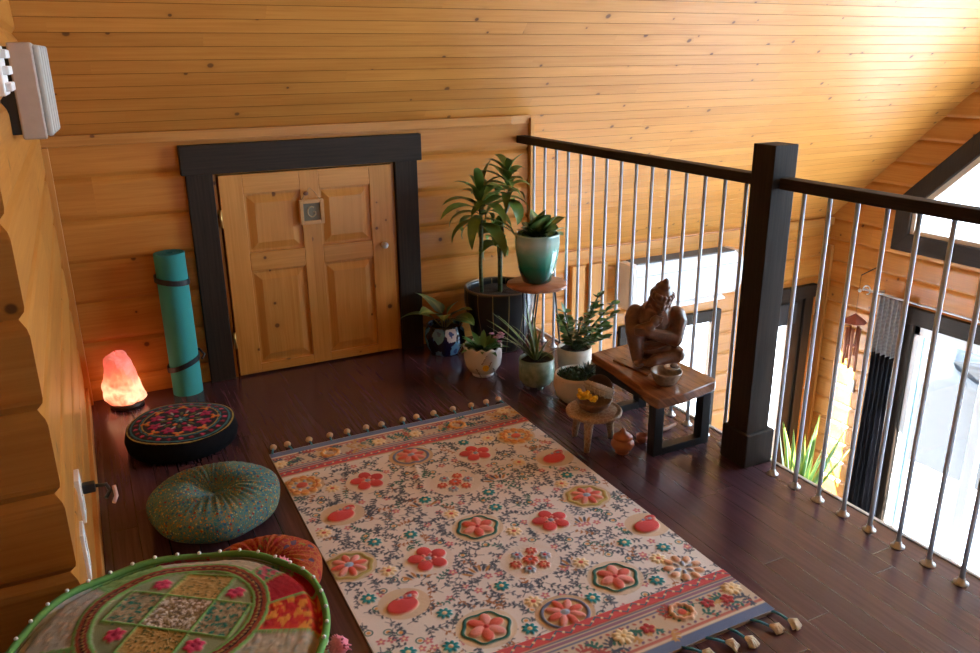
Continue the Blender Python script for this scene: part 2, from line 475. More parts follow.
# gable wall: trapezoid window above, wide sliding door below, glazing also on the far slope
GW = 4.33
log_wall('wall_right', lambda u, o, z: (XG - o, u, z), -4.9, YE + .02, ZL, 5.0, M['log_pale'],
         [(.12, 3.6, lambda z: .35, lambda z: min(4.03, GW - z), (GW - 4.03,)),
          
          (ZL, -.58, lambda z: 1.2, lambda z: 3.93)], ph=-.075)
# ceiling boards, T&G with V joints, both slopes
def ceiling(name, sgn):
    mb = MB(); w = .0685; s0, s1 = .0, 4.938 * 2 ** .5 + .05
    Rm = []
    n = int((s1 - s0) / w)
    for k in range(-2, n):
        for f, d in ((0, -.002), (.0010, 0), (w - .0010, 0)):
            Rm.append((k * w + f, d))
    for (sa, da), (sb, db) in zip(Rm[:-1], Rm[1:]):
        b = len(mb.v)
        for x, s, d in ((-4, sa, da), (XG + .05, sa, da), (XG + .05, sb, db), (-4, sb, db)):
            # s measured from the line z = 0 up the slope; d pushes up out of the room
            y = CE - s / 2 ** .5; z = s / 2 ** .5
            mb.v.append((x, sgn * (y - d / 2 ** .5), z - d / 2 ** .5))
        q = [(-4, sa), (XG, sa), (XG, sb), (-4, sb)]
        mb.face([b, b + 1, b + 2, b + 3] if sgn > 0 else [b + 3, b + 2, b + 1, b], 0, q)
    return mb
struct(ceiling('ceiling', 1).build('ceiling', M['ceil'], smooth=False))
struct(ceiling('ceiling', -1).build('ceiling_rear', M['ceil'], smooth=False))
# floors
struct(MB().box((-3.5, -2.2, -.26), (2.15, YE, 0), 0, 1).build('floor', M['floor']))
struct(MB().box((2.15, -2.2, -.27), (2.162, YB + 1, .004), 0, 1).build('trim_1', plain('pale_edge_strip', (.62, .58, .52), .35)))
struct(MB().box((-4, -4.9, ZL - .05), (XG + .02, YE + .02, ZL), 0, 0).build('floor_lower', plain('pale_tile_floor', (.50, .46, .42), .3)))
# rest of the house behind the camera
struct(MB().box((-2.05, -4.9, ZL), (-2, YE, 5.0), 0, 1).build('wall_west_fill_cut', plain('fill_cut_charcoal', (.035, .033, .032), .7)))  # unseen wall, set close and made dark to cut fill light
log_wall('wall_rear', lambda u, o, z: (u, -YE + o, z), -4, XG, ZL, .14, M['dark'], [(-1.7, -.3, lambda z: 2.6, lambda z: 5.2)])  # unseen wall, darkened to cut bounce; opening added for fill light
# trims of the loft
struct(MB().box((XL - .01, YB - .022, 1.122), (2.02, YB + .01, 1.166), 0, 0).prism([(2.02, YB - .022), (2.02, YB + .01), (2.13, YB + .01), (2.13, YB - .012)], 1.122, 1.166).build('trim_2', M['trim_pine'], bevel=.003))
struct(MB().box((XL - .01, YB - .05, 0), (XL + .022, YB + .0, 1.122), 0, 2).build('trim_3', M['trim_pine'], bevel=.003))
struct(MB().box((XL - .01, YC + .06, 0), (XL + .012, YB - .05, .085), 0, 1).build('baseboard_left', M['trim_pine'], bevel=.003))

# low door with dark casing
d1 = struct_root('door_1', (0, YB, 0))
MB().box((.402, -.03, 0), (.515, .01, .98), 0, 2).box((1.37, -.03, 0), (1.486, .01, .98), 0, 2).box((.385, -.042, .975), (1.507, .01, 1.103), 0, 0).build('casing', M['dark'], d1, bevel=.003)
MB().box((.515, -.004, 0), (.53, .05, .98), 0, 2).box((1.355, -.004, 0), (1.37, .05, .98), 0, 2).box((.515, -.004, .968), (1.37, .05, .984), 0, 0).build('jamb', M['door_pine'], d1)
lf = MB()
yf, yk = -.022, .02
for xa, xb in ((.537, .640), (.897, .988), (1.236, 1.349)): lf.box((xa, yf, .008), (xb, yk, .964), 0, 2)
for xa, xb in ((.640, .897), (.988, 1.236)):
    for za, zb in ((.008, .052), (.512, .60), (.874, .964)): lf.box((xa, yf, za), (xb, yk, zb), 0, 0)
leaf_o = lf.build('door_leaf', M['door_pine'], d1, bevel=.0025)
for xa, xb in ((.640, .897), (.988, 1.236)):
    for za, zb in ((.052, .512), (.60, .874)):
        p = MB(); i = .045
        P = [[(xa, yf + .014, za), (xb, yf + .014, za), (xb, yf + .014, zb), (xa, yf + .014, zb)],
             [(xa + .012, yf + .014, za + .012), (xb - .012, yf + .014, za + .012), (xb - .012, yf + .014, zb - .012), (xa + .012, yf + .014, zb - .012)],
             [(xa + i, yf + .003, za + i), (xb - i, yf + .003, za + i), (xb - i, yf + .003, zb - i), (xa + i, yf + .003, zb - i)]]
        b = 0
        for r in P: p.v += r
        off = rng.random() * 7
        uv = [(q[2] + off, q[0]) for r in P for q in r]
        for k in (0, 4):
            for e in range(4):
                f = [k + e, k + (e + 1) % 4, k + 4 + (e + 1) % 4, k + 4 + e]; p.face(f, 0, [uv[q] for q in f])
        p.face([8, 9, 10, 11], 0, [uv[q] for q in (8, 9, 10, 11)])
        p.build('panel', M['door_pine'], leaf_o, smooth=False)
kb = MB().lathe([(.0, 0), (.012, 0), (.009, .004), (.006, .016), (.014, .022), (.016, .03), (.011, .038), (0, .04)], 20).build('door_knob', M['chrome'], leaf_o)
kb.location = (1.292, yf, .572); kb.rotation_euler.x = PI / 2
for z in (.77, .19): MB().box((.524, -.028, z - .04), (.538, -.018, z + .04), 0, 2).tube([(.53, -.029, z - .04), (.53, -.029, z + .04)], .005).build('hinge', M['brass'], d1)

# hanging wooden plaque with a G in relief
wp = thing('wall_plaque', (.941, YB - .026, .77), 'small square wooden plaque with a letter G hanging by twine on the low pine door', 'door sign')
fr = MB()
for a, b in (((-.057, -.022, -.058), (-.040, 0, .058)), ((.040, -.022, -.058), (.057, 0, .058))): fr.box(a, b, 0, 2)
for a, b in (((-.040, -.022, -.058), (.040, 0, -.041)), ((-.040, -.022, .041), (.040, 0, .058))): fr.box(a, b, 0, 0)
fr.build('frame', plain('raw_pine_frame', (.50, .27, .10), .6), wp, bevel=.002)
MB().box((-.04, -.010, -.041), (.04, -.002, .041)).build('back_panel', plain('grey_plaque_panel', (.17, .15, .10), .7), wp)
G = [(.022 * math.cos(a), -.011, .024 * math.sin(a)) for a in [PI * .25 + i * PI * 1.6 / 16 for i in range(17)]]
G = [(.019 * math.cos(a), -.012, .024 * math.sin(a)) for a in np.linspace(PI * .30, PI * 1.74, 18)] + [(.018, -.012, -.013), (.018, -.012, -.002), (.006, -.012, -.002)]
MB().tube(G, .0036, 6).build('letter', plain('pale_letter', (.42, .30, .16), .6), wp)
MB().tube([(-.045, -.012, .056), (-.02, -.008, .092), (.0, -.006, .112), (.02, -.008, .092), (.045, -.012, .056)], .0018, 6).build('twine', plain('jute_twine', (.35, .22, .10), .9), wp)
MB().ell((-.022, -.014, .088), (.012, .008, .010)).build('twine_knot', plain('dark_wood_bead', (.16, .06, .025), .6), wp)

# eaves wall: window, door, boards
w1 = struct_root('window_1', (0, YE, 0))
MB().box((3.52, -.035, -.62), (4.53, .02, -.525), 0, 0).box((3.52, -.03, -1.78), (3.635, .02, -.62), 0, 2).box((4.445, -.03, -1.78), (4.53, .02, -.62), 0, 2).box((3.52, -.035, -1.86), (4.53, .02, -1.74), 0, 0).build('window_frame', M['dark'], w1, bevel=.004)
MB().box((3.63, .02, -1.75), (4.46, .026, -.6)).build('pane', M['glass'], w1)
MB().box((4.25, .0, -1.74), (4.268, .03, -.64)).build('mullion', M['white_frame'], w1)
d2 = struct_root('door_2', (0, YE, 0))
MB().box((4.87, -.035, ZL), (4.96, .02, -.57), 0, 2).box((5.49, -.035, ZL), (5.59, .02, -.57), 0, 2).box((4.85, -.045, -.57), (5.61, .02, -.455), 0, 0).build('casing', M['dark'], d2, bevel=.004)
MB().box((4.96, -.01, ZL), (5.01, .035, -.57), 0, 2).box((5.36, -.01, ZL), (5.49, .035, -.57), 0, 2).box((5.01, -.01, -.65), (5.36, .035, -.57), 0, 0).box((5.01, -.01, ZL), (5.36, .035, ZL + .15), 0, 0).build('door_leaf', M['dark'], d2)
MB().box((5.01, .01, ZL + .15), (5.36, .018, -.65)).build('pane', M['glass'], d2)
MB().box((4.98, -.03, -.79), (5.40, -.012, -.60)).build('roller_shade', plain('charcoal_shade', (.03, .03, .032), .8), d2)
for i, (xa, xb) in enumerate(((3.06, 3.17), (3.22, 3.37))):
    struct(MB().box((xa, YE - .05, -1.9), (xb, YE + .0, .01), 0, 2).build('trim_%d' % (4 + i), M['trim_pine'], bevel=.003))
struct(MB().box((XG - .03, YE - .06, ZL), (XG, YE, -.12), 0, 2).build('trim_6', M['trim_pine'], bevel=.003))
struct(MB().box((2.2, YE - .03, .055), (XG, YE, .12), 0, 0).build('trim_7', M['trim_pine'], bevel=.003))

# trapezoid gable windows
def trap(name, sg):
    w = struct_root(name, (XG, 0, 0))
    def ringed(inner, outer, xa, xb, mat, nm):
        mb = MB(); n = len(inner)
        for i in range(n):
            j = (i + 1) % n
            mb.prism([inner[i], inner[j], outer[j], outer[i]], xa, xb, 0, 0 if i == 0 else 1, fn=lambda p: (p[2], sg * p[0], p[1]))
        return mb.build(nm, mat, w, bevel=.003)
    def shape(yl, c, zb, y0): return [(yl, zb), (y0, zb), (y0, c - y0), (yl, c - yl)]
    o = shape(4.18, 4.55, -.03, .18); i1 = shape(4.05, 4.36, .11, .32); i2 = shape(4.015, 4.30, .145, .355)
    ringed(i1, o, -.045, .01, M['dark'], 'casing')
    ringed(i2, i1, -.02, .04, plain('beige_sash', (.55, .44, .33), .45), 'window_frame')
    MB().prism(i2, .01, .016, 0, fn=lambda p: (p[2], sg * p[0], p[1])).build('pane', M['glass'], w)
    return w
trap('window_2', 1)
def slider(name, ya, yb):
    w = struct_root(name, (XG, 0, 0))
    MB().box((-.04, ya - .02, -.59), (.01, yb + .05, -.455), 0, 1).box((-.04, yb - .06, ZL), (.01, yb + .05, -.59), 0, 2).box((-.04, ya - .02, ZL), (.01, ya + .08, -.59), 0, 2).build('casing', M['dark'], w, bevel=.004)
    f = MB(); n = 4
    ys = [yb - .06, yb - .66, yb - 1.3, ya + .08]
    for a in ys: f.box((-.02, a - .05, ZL), (.05, a + .03, -.59), 0, 2)
    f.box((-.02, ya, -.67), (.05, yb - .02, -.585), 0, 1).box((-.02, ya, ZL), (.05, yb - .02, ZL + .09), 0, 1)
    f.build('window_frame', M['white_frame'], w, bevel=.006)
    for a, b in zip(ys[:-1], ys[1:]): MB().box((.012, b + .03, ZL + .08), (.018, a - .05, -.66)).build('pane', M['glass'], w)
    MB().box((.03, yb - .13, ZL + .08), (.06, yb - .1, -.66)).build('screen_frame', plain('aqua_grey_frame', (.35, .48, .50), .4), w)
    h = MB().tube([(-.02, ys[2] + .06, -1.25), (-.06, ys[2] + .06, -1.25), (-.06, ys[2] + .06, -1.5), (-.02, ys[2] + .06, -1.5)], .012, 8)
    h.build('door_handle', M['black'], w)
    return w
slider('window_3', 1.2, 3.93)

# outside
struct(MB().box((XG + .1, -14, ZL - .16), (24, 16, ZL - .1)).box((-6, YE + .1, ZL - .16), (XG + .1, 16, ZL - .1)).build('ground', M['snow']))
cf = thing('covered_furniture', (8.1, 5.0, ZL - .1), 'grey fabric cover draped over terrace furniture, seen through the sliding door', 'furniture cover')
P = []
for i in range(25):
    row = []
    for j in range(9):
        t = j / 8; a = 2 * PI * i / 24
        k = 1 + .05 * math.sin(5 * a) * (1 - t)
        sq = 1 / max(abs(math.cos(a)), abs(math.sin(a))) ** .75
        r = (1.0 - .10 * t) * k * sq * (1 if j < 8 else .0)
        row.append((.62 * r * math.cos(a), 1.05 * r * math.sin(a), .0 + .98 * min(1, t * 1.15) - .06 * math.sin(3 * a) * t + .12 * math.sin(a) * t))
    P.append(row)
MB().grid(P).build('cover', M['grey_cloth'], cf)
# ------------------------------------------------------------------ railing
RX = 2.085
rail = thing('railing', (RX, 0, 0), 'dark wooden guard rail with steel balusters along the open edge of the loft', 'railing')
MB().box((-.026, 2.055, 1.026), (.026, YB + .0, 1.064), 0, 1).build('handrail', M['dark'], rail, bevel=.003)
MB().box((-.026, .3, 1.026), (.026, 1.955, 1.064), 0, 1).build('handrail', M['dark'], rail, bevel=.003)
post = MB().box((-.056, 1.957, 0), (.048, 2.056, 1.17), 0, 2).build('newel_post', M['dark'], rail, bevel=.003)
MB().box((-.068, 1.942, 0), (.068, 2.072, .135), 0, 2).build('post_base', M['dark'], post, bevel=.006)
rod = MB().tube([(0, 0, .0), (0, 0, 1.03)], .0072, 10)
flg = MB().lathe([(.0, 0), (.021, 0), (.021, .003), (.012, .006), (.011, .016), (.0085, .018), (.008, .02)], 16).lathe([(0, 0), (.003, 0), (.003, .002), (0, .003)], 8, (.015, 0, .003)).lathe([(0, 0), (.003, 0), (.003, .002), (0, .003)], 8, (-.015, 0, .003))
ys = [3.631, 3.522, 3.413, 3.303, 3.195, 3.088, 2.983, 2.873, 2.767, 2.66, 2.555, 2.448, 2.341, 2.235, 2.128] + [1.868 - .1035 * i for i in range(9)]
b0 = f0 = None
for y in ys:
    if b0 is None:
        b0 = rod.build('baluster', M['steel'], rail); f0 = flg.build('flange', M['chrome'], b0); b0.location = (0, y, 0)
    else:
        b = b0.copy(); col.objects.link(b); b.parent = rail; b.location = (0, y, 0)
        f = f0.copy(); col.objects.link(f); f.parent = b

# ------------------------------------------------------------------ rug
RX0, RX1, RY0, RY1 = .482, 1.515, 1.295, 2.872
BASE = rgb(230, 221, 214)
C = Canvas(RX0, RY0, RX1, RY1, .0026, BASE)
navy, slate = rgb(76, 84, 98), rgb(104, 110, 122)
coral, red, pink, peach, orng = rgb(216, 104, 90), rgb(206, 76, 76), rgb(230, 150, 140), rgb(234, 184, 152), rgb(228, 168, 100)
teal, tealg, bluegr, cream, olive, tan = rgb(40, 140, 148), rgb(50, 108, 98), rgb(160, 176, 200), rgb(238, 214, 168), rgb(178, 160, 92), rgb(206, 176, 142)
r2 = random.Random(11)
big = dict(
 five=[(1.188, 2.502), (.752, 2.492), (.763, 1.954), (1.200, 1.961)],
 wreath=[(1.399, 2.566), (.534, 2.571)],
 cluster=[(1.025, 2.332), (1.033, 1.803)],
 pome=[(.607, 2.325), (.622, 1.793), (1.441, 2.336), (1.464, 1.798)],
 teal6=[(.971, 2.039), (.780, 1.594), (1.21, 1.614)],
 olive8=[(.538, 2.03), (1.393, 2.042)],
 bluering=[(.96, 2.597), (.998, 1.548)],
 halforange=[(1.417, 1.560)])
smallteal = [(1.077, 2.118), (.647, 2.114), (.54, 1.856), (.881, 1.537), (.666, 1.57), (.763, 2.10), (.899, 1.734), (.705, 1.70), (1.187, 2.61), (.884, 2.273), (1.10, 2.215), (1.337, 1.745), (1.309, 1.547), (1.10, 1.567), (1.41, 2.197), (1.43, 1.67), (.56, 1.60)]
smallcream = [(.927, 2.149), (1.064, 1.964), (.635, 1.953), (.945, 1.63), (.624, 2.501), (1.359, 2.152), (1.379, 1.63), (1.16, 1.72), (.52, 2.24), (1.30, 2.36), (1.29, 2.60)]
occ = [(x, y, .075) for v in big.values() for x, y in v] + [(x, y, .028) for x, y in smallteal + smallcream]
def sprig(x, y, a, L, c, n=5, lw=.0085, curl=1.2):
    pts = [(x, y)]; leaves = []
    for i in range(n):
        a += curl / n; x += L / n * math.cos(a); y += L / n * math.sin(a); pts.append((x, y)); leaves.append((x, y, a))
    C.line(pts, .0026, c, .0004)
    for i, (x, y, a) in enumerate(leaves):
        for sg in (1, -1):
            b = a + sg * .95; l = lw * (1.25 - .5 * i / n)
            C.ell(x + l * 1.1 * math.cos(b), y + l * 1.1 * math.sin(b), l, l * .52, b, c, .0005)
    C.ell(x + lw * .7 * math.cos(a), y + lw * .7 * math.sin(a), lw, lw * .5, a, c, .0005)
# printed field of sprigs
k = 0
for gx in np.arange(RX0 + .02, RX1, .033):
    for gy in np.arange(1.51, 2.66, .033):
        x, y = gx + r2.uniform(-.014, .014), gy + r2.uniform(-.014, .014)
        dmin = min(math.hypot(x - a, y - b) - r for a, b, r in occ)
        if dmin < -.012: continue
        t = r2.random(); c = navy if t < .66 else (slate if t < .82 else (tealg if t < .9 else rgb(170, 112, 70)))
        q = r2.random()
        if q < .80: sprig(x, y, r2.uniform(0, 2 * PI), r2.uniform(.05, .07), c, r2.choice((3, 4, 4)), r2.uniform(.0048, .0062), r2.choice((-1, 1)) * r2.uniform(.3, 1.8))
        elif q < .9:
            C.petals(x, y, 5, .008, .006, .0042, rgb(205, 120, 130), .0004, r2.random()); C.ell(x, y, .004, .004, 0, cream, .0004)
        else:
            C.ring(x, y, .011, .004, tealg, .0004); C.ell(x, y, .006, .006, 0, orng, .0004)
# fans of feathery leaves
for x, y, a in ((.86, 2.22, 1.3), (1.17, 2.26, 1.7), (.70, 1.86, 1.4), (1.28, 1.88, 1.6), (1.13, 1.70, 1.5), (.87, 1.80, 1.6)):
    for i in range(7):
        b = a + (i - 3) * .28; l = .035
        C.ell(x + .045 * math.cos(b), y + .045 * math.sin(b), .017, .0048, b, navy if i % 2 else rgb(188, 132, 76), .0006)
for x, y in smallteal:
    C.ell(x, y, .030, .030, 0, BASE); C.petals(x, y, 8, .014, .010, .006, teal, .004, r2.random()); C.ell(x, y, .007, .007, 0, cream, .005)
for x, y in smallcream:
    C.ell(x, y, .030, .030, 0, BASE); C.petals(x, y, 8, .015, .011, .006, cream, .004, r2.random()); C.ell(x, y, .0075, .0075, 0, coral, .005)
for x, y in big['five']:
    C.ell(x, y, .080, .074, 0, rgb(228, 216, 205)); C.petals(x, y, 5, .037, .026, .023, red, .009, .3)
    C.petals(x, y, 5, .018, .008, .006, pink, .010, .9); C.ell(x, y, .010, .010, 0, bluegr, .009)
for x, y in big['wreath']:
    C.ell(x, y, .078, .072, 0, rgb(214, 190, 158)); C.petals(x, y, 11, .052, .017, .014, orng, .007, .1); C.ring(x, y, .052, .006, rgb(206, 120, 70), .005)
    C.petals(x, y, 6, .030, .008, .006, bluegr, .004); C.ell(x, y, .020, .018, 0, coral, .008)
for x, y in big['cluster']:
    C.ell(x, y, .092, .086, 0, rgb(228, 216, 205))
    for i in range(6):
        a = 2 * PI * i / 6; px, py = x + .050 * math.cos(a), y + .046 * math.sin(a)
        c1 = coral if i % 2 else bluegr
        C.petals(px, py, 7, .011, .0085, .006, c1, .007, a); C.ell(px, py, .006, .006, 0, red if i % 2 == 0 else peach, .008)
    C.petals(x, y, 8, .014, .011, .007, coral, .008); C.ell(x, y, .006, .006, 0, bluegr, .008)
for x, y in big['pome']:
    C.ell(x, y, .074, .068, 0, rgb(218, 194, 166)); C.ell(x - .008, y - .01, .046, .034, .15, red, .010); C.ell(x + .026, y + .020, .026, .017, .4, red, .010)
    for i in range(5): C.ell(x - .012 + i * .012, y + .022 - .004 * abs(i - 1.5), .008, .006, 0, bluegr if i % 2 else pink, .011)
for x, y in big['teal6']:
    C.ell(x, y, .084, .078, 0, rgb(218, 198, 172)); C.ring(x, y, .064, .011, tealg, .004, .004, 6, .92); C.petals(x, y, 6, .030, .025, .016, coral, .009, .2, pink); C.ell(x, y, .008, .008, 0, red, .009)
for x, y in big['olive8']:
    C.ell(x, y, .084, .078, 0, rgb(210, 188, 156)); C.ring(x, y, .066, .014, olive, .003, .003, 8, .93); C.petals(x, y, 8, .033, .023, .011, coral, .009, 0, pink); C.ell(x, y, .014, .013, 0, bluegr, .009)
for x, y in big['bluering']:
    C.ell(x, y, .086, .076, 0, tan); C.ring(x, y, .066, .011, rgb(112, 122, 150), .004, 0, 8, .88); C.petals(x, y, 8, .032, .024, .012, coral, .009, .1, pink); C.ell(x, y, .014, .012, 0, bluegr, .009)
for x, y in big['halforange']:
    C.petals(x, y, 9, .046, .016, .011, peach, .007); C.petals(x, y, 6, .022, .012, .006, bluegr, .006)
# borders
def border(y0, y1, inner, outer):
    """y0 outer edge, y1 inner edge"""
    s = 1 if y1 > y0 else -1; X0, X1 = RX0, RX1
    C.rect(X0, min(y0, y1), X1, max(y0, y1), rgb(206, 184, 158))
    C.rect(X0, min(y0, y0 + s * .034), X1, max(y0, y0 + s * .034), rgb(104, 118, 150))            # blue hem
    for o, w, c in ((.036, .006, rgb(222, 204, 178)), (.044, .010, rgb(190, 110, 96)), (.140, .006, rgb(104, 112, 140)), (.152, .010, rgb(150, 110, 130)), (.166, .004, rgb(90, 100, 130))):
        a = y0 + s * o; C.rect(X0, min(a, a + s * w), X1, max(a, a + s * w), c)
    a, b = y0 + s * .172, y0 + s * .206
    C.rect(X0, min(a, b), X1, max(a, b), rgb(206, 84, 84), .003)
    n = 34
    zz = [(X0 + (X1 - X0) * i / n, (a + b) / 2 + (.011 if i % 2 else -.011)) for i in range(n + 1)]
    C.line(zz, .005, rgb(78, 110, 120), .004)
    for i in range(n):
        C.ell(X0 + (X1 - X0) * (i + .5) / n, (a + b) / 2, .004, .004, 0, cream, .004)
    ym = y0 + s * .095
    for i in range(60):
        x = X0 + (X1 - X0) * i / 60
        c = r2.choice((tealg, tealg, navy, rgb(176, 84, 78), rgb(196, 150, 92)))
        sprig(x, ym + r2.uniform(-.03, .03), r2.uniform(0, 6.28), .04, c, 4, .0072, r2.choice((-1.6, 1.6)))
    for i in range(48):
        x = X0 + (X1 - X0) * (i + .5) / 48
        for o in (.062, .130): C.ell(x, y0 + s * o, .006, .004, .6 if i % 2 else -.6, rgb(120, 96, 120) if i % 2 else rgb(176, 96, 84), .0005)
border(RY0, 1.50, 0, 0); border(RY1, 2.66, 0, 0)
for x, y, kind in ((1.284, 1.405, 'o'), (.70, 1.40, 'o'), (1.474, 1.42, 'c'), (1.085, 1.40, 'c'), (.88, 1.40, 'c'), (.53, 1.41, 'c'), (1.231, 2.765, 'o'), (.694, 2.767, 'o'), (1.044, 2.767, 'c'), (.89, 2.767, 'c'), (.5, 2.768, 'c'), (1.46, 2.80, 'c')):
    if kind == 'o': C.ring(x, y, .030, .013, peach if y < 2 else orng, .007, .002, 9); C.ell(x, y, .012, .012, 0, coral if y < 2 else rgb(200, 176, 150), .003)
    else: C.petals(x, y, 8, .017, .012, .008, cream, .005); C.ell(x, y, .007, .007, 0, rgb(230, 190, 120), .006)
for x in (.55, .60, .82, 1.16, 1.37, 1.43): C.petals(x, 1.385 + .02 * r2.random(), 5, .012, .009, .008, rgb(176, 62, 62), .003)
rug = thing('rug', (0, 0, 0), 'cream cotton rug embroidered with coral and teal flowers lying on the dark floor', 'rug')
C.mesh('woven_field', M['rug'], rug, .0085, lambda X, Y: .0015 * np.sin(7 * X + 3 * Y) + .0012 * np.sin(11 * Y - 4 * X) + .0045 * np.exp(-((X - .93 - .25 * (Y - 2.45)) / .012) ** 2 - ((Y - 2.48) / .16) ** 2))
MB().box((RX0, RY0, .0), (RX1, RY1, .0035)).build('backing', plain('rug_backing', rgb(170, 150, 130), .9), rug)
cream_y, cord_y, dun = plain('cream_yarn', rgb(232, 216, 194), .95, scale=300, var=.3), plain('teal_yarn', rgb(70, 140, 160), .95, scale=300, var=.3), plain('tan_yarn', rgb(196, 164, 126), .95, scale=300, var=.3)
for i in range(14):
    x = RX0 + .012 + (RX1 - RX0 - .02) * i / 13
    for end in (0, 1):
        s = -1 if end == 0 else 1; y = RY0 if end == 0 else RY1
        a = r2.uniform(-.35, .35) + (.4 if end == 0 else 0); L = .05 if end == 0 else .03
        dx, dy = math.sin(a), s * math.cos(a); mb = MB()
        mb.tube([(x, y - s * .004, .006), (x + dx * L * .5, y + dy * L * .5, .011), (x + dx * L, y + dy * L, .009)], .0038, 6, 0)
        if end == 0:
            for k in range(9):
                b = a + (k - 4) * .13; l = r2.uniform(.026, .036)
                mb.tube([(x + dx * L, y + dy * L, .011), (x + dx * L + math.sin(b) * l * .6, y + dy * L + s * math.cos(b) * l * .6, .011 + .003 * (k % 3)), (x + dx * L + math.sin(b) * l, y + dy * L + s * math.cos(b) * l, .003)], [.0045, .005, .0035], 5, 1)
            mb.build('tassel', [cord_y, cream_y], rug)
        else:
            mb.ell((x + dx * (L + .012), y + dy * (L + .012), .013), (.014, .013, .012), 1, 10, 6, fn=lambda t, p: 1 + .14 * math.sin(5 * t) * math.cos(p))
            mb.build('tassel', [cord_y, dun], rug)

# ------------------------------------------------------------------ rolled yoga mat
ym = thing('yoga_mat', (.287, 3.695, 0), 'rolled teal yoga mat with two black straps standing upright left of the low door', 'yoga mat')
ym.rotation_euler = (-.012, .004, .5)
P = []; turns = 5.2; n = 190
for i in range(n + 1):
    a = 2 * PI * turns * i / n; r = .017 + (.071 - .017) * i / n
    P.append((r * math.cos(a), r * math.sin(a)))
th = .0075; mb = MB()
outl = []
for i, (x, y) in enumerate(P):
    a = 2 * PI * turns * i / n; outl.append((x - th * math.cos(a), y - th * math.sin(a)))
rows = []
for i in range(n + 1):
    (x, y), (u, v) = P[i], outl[i]
    rows.append([(u, v, 0), (u, v, .655), (u, v, .655), (x, y, .655), (x, y, .655), (x, y, 0)])
mb.grid(rows, 0)
mb.build('mat_roll', plain('teal_foam', rgb(62, 166, 160), .75, var=.05, scale=200, bump=.0006), ym)
def ringstrap(z, tilt, ang):
    mb = MB(); rr = []
    for i in range(40):
        a = 2 * PI * i / 40; zz = z + tilt * math.cos(a - ang)
        rr.append([(r * math.cos(a), r * math.sin(a), zz + h) for r, h in ((.0705, -.012), (.0735, -.012), (.0735, .012), (.0705, .012))])
    mb.grid(rr, 0, cu=True, cv=True, smooth=False); return mb
ringstrap(.535, .012, 2.2).build('strap', M['black'], ym)
s2 = ringstrap(.145, .024, -.6).build('strap', M['black'], ym)
MB().tube([(.06, .02, .165), (.085, -.005, .185), (.092, -.03, .16), (.072, -.035, .145)], .006, 8).build('strap_tab', M['black'], s2)

# ------------------------------------------------------------------ salt lamp
sl = thing('salt_lamp', (.028, 3.655, 0), 'glowing pink rock salt lamp on a wooden base in the corner beside the log wall', 'lamp')
MB().lathe([(0, 0), (.066, 0), (.07, .006), (.07, .018), (.064, .024), (.03, .026)], 28, cap1=True).build('lamp_base', plain('dark_lamp_base', (.035, .014, .007), .45), sl)
def rock():
    mb = MB(); P = []; rr = random.Random(4)
    ph = [rr.uniform(0, 6.28) for _ in range(9)]
    nu, nv = 30, 26
    for i in range(nu):
        t = 2 * PI * i / nu; row = []
        for j in range(nv + 1):
            z = j / nv
            r = .080 * (1 - .36 * z ** 1.2) * (1 - max(0, (z - .90) / .10) ** 2 * .6) * min(1, .82 + z * 3)
            r *= 1 + .10 * math.sin(2 * t + ph[0] + 3 * z) + .06 * math.sin(3 * t + ph[1] - 5 * z) + .05 * math.sin(5 * t + 9 * z + ph[2]) + .03 * math.sin(9 * t - 17 * z)
            if j == nv: r = .004
            row.append((r * math.cos(t) - .018 * z, r * math.sin(t), .024 + .225 * z + .012 * math.sin(2 * t) * z))
        P.append(row)
    return mb.grid(P, cu=True, smooth=False)
t = NT('glowing_salt'); o = t.obj(); sx = t.n('ShaderNodeSeparateXYZ'); t.put(sx.inputs[0], o)
nz = t.noise(o, 16, 4, .6, .5); zz = t.m('ADD', t.m('MULTIPLY', sx.outputs[2], 4.2), t.m('MULTIPLY', t.m('SUBTRACT', nz, .5), 1.1))
dist = t.m('ABSOLUTE', t.m('SUBTRACT', zz, .34))
em = t.ramp(dist, [(.0, (1.0, .50, .26)), (.28, (1.0, .20, .09)), (.55, (.90, .12, .08)), (1.0, (.55, .14, .12))])
t.set(t.ramp(nz, [(.3, (.60, .18, .12)), (.7, (.80, .40, .33))]), .5); t.put(t.b.inputs['Emission Color'], em)
t.put(t.b.inputs['Emission Strength'], t.ramp(dist, [(0, (1, 1, 1)), (.35, (.62, .62, .62)), (.75, (.36, .36, .36)), (1, (.22, .22, .22))]))
ms = t.n('ShaderNodeMath', operation='MULTIPLY'); t.t.links.new(t.b.inputs['Emission Strength'].links[0].from_socket, ms.inputs[0]); ms.inputs[1].default_value = .92
t.put(t.b.inputs['Emission Strength'], ms.outputs[0]); t.bump(t.noise(o, 60, 4), .004)
M['salt'] = t.mat
rock().build('salt_rock', M['salt'], sl)
MB().tube([(.0, -.066, .006), (.01, -.10, .004), (.018, -.18, .004), (.03, -.235, .004), (.015, -.30, .004), (.03, -.36, .004), (.01, -.42, .004)], .0028, 6).build('power_cord', M['black'], sl)

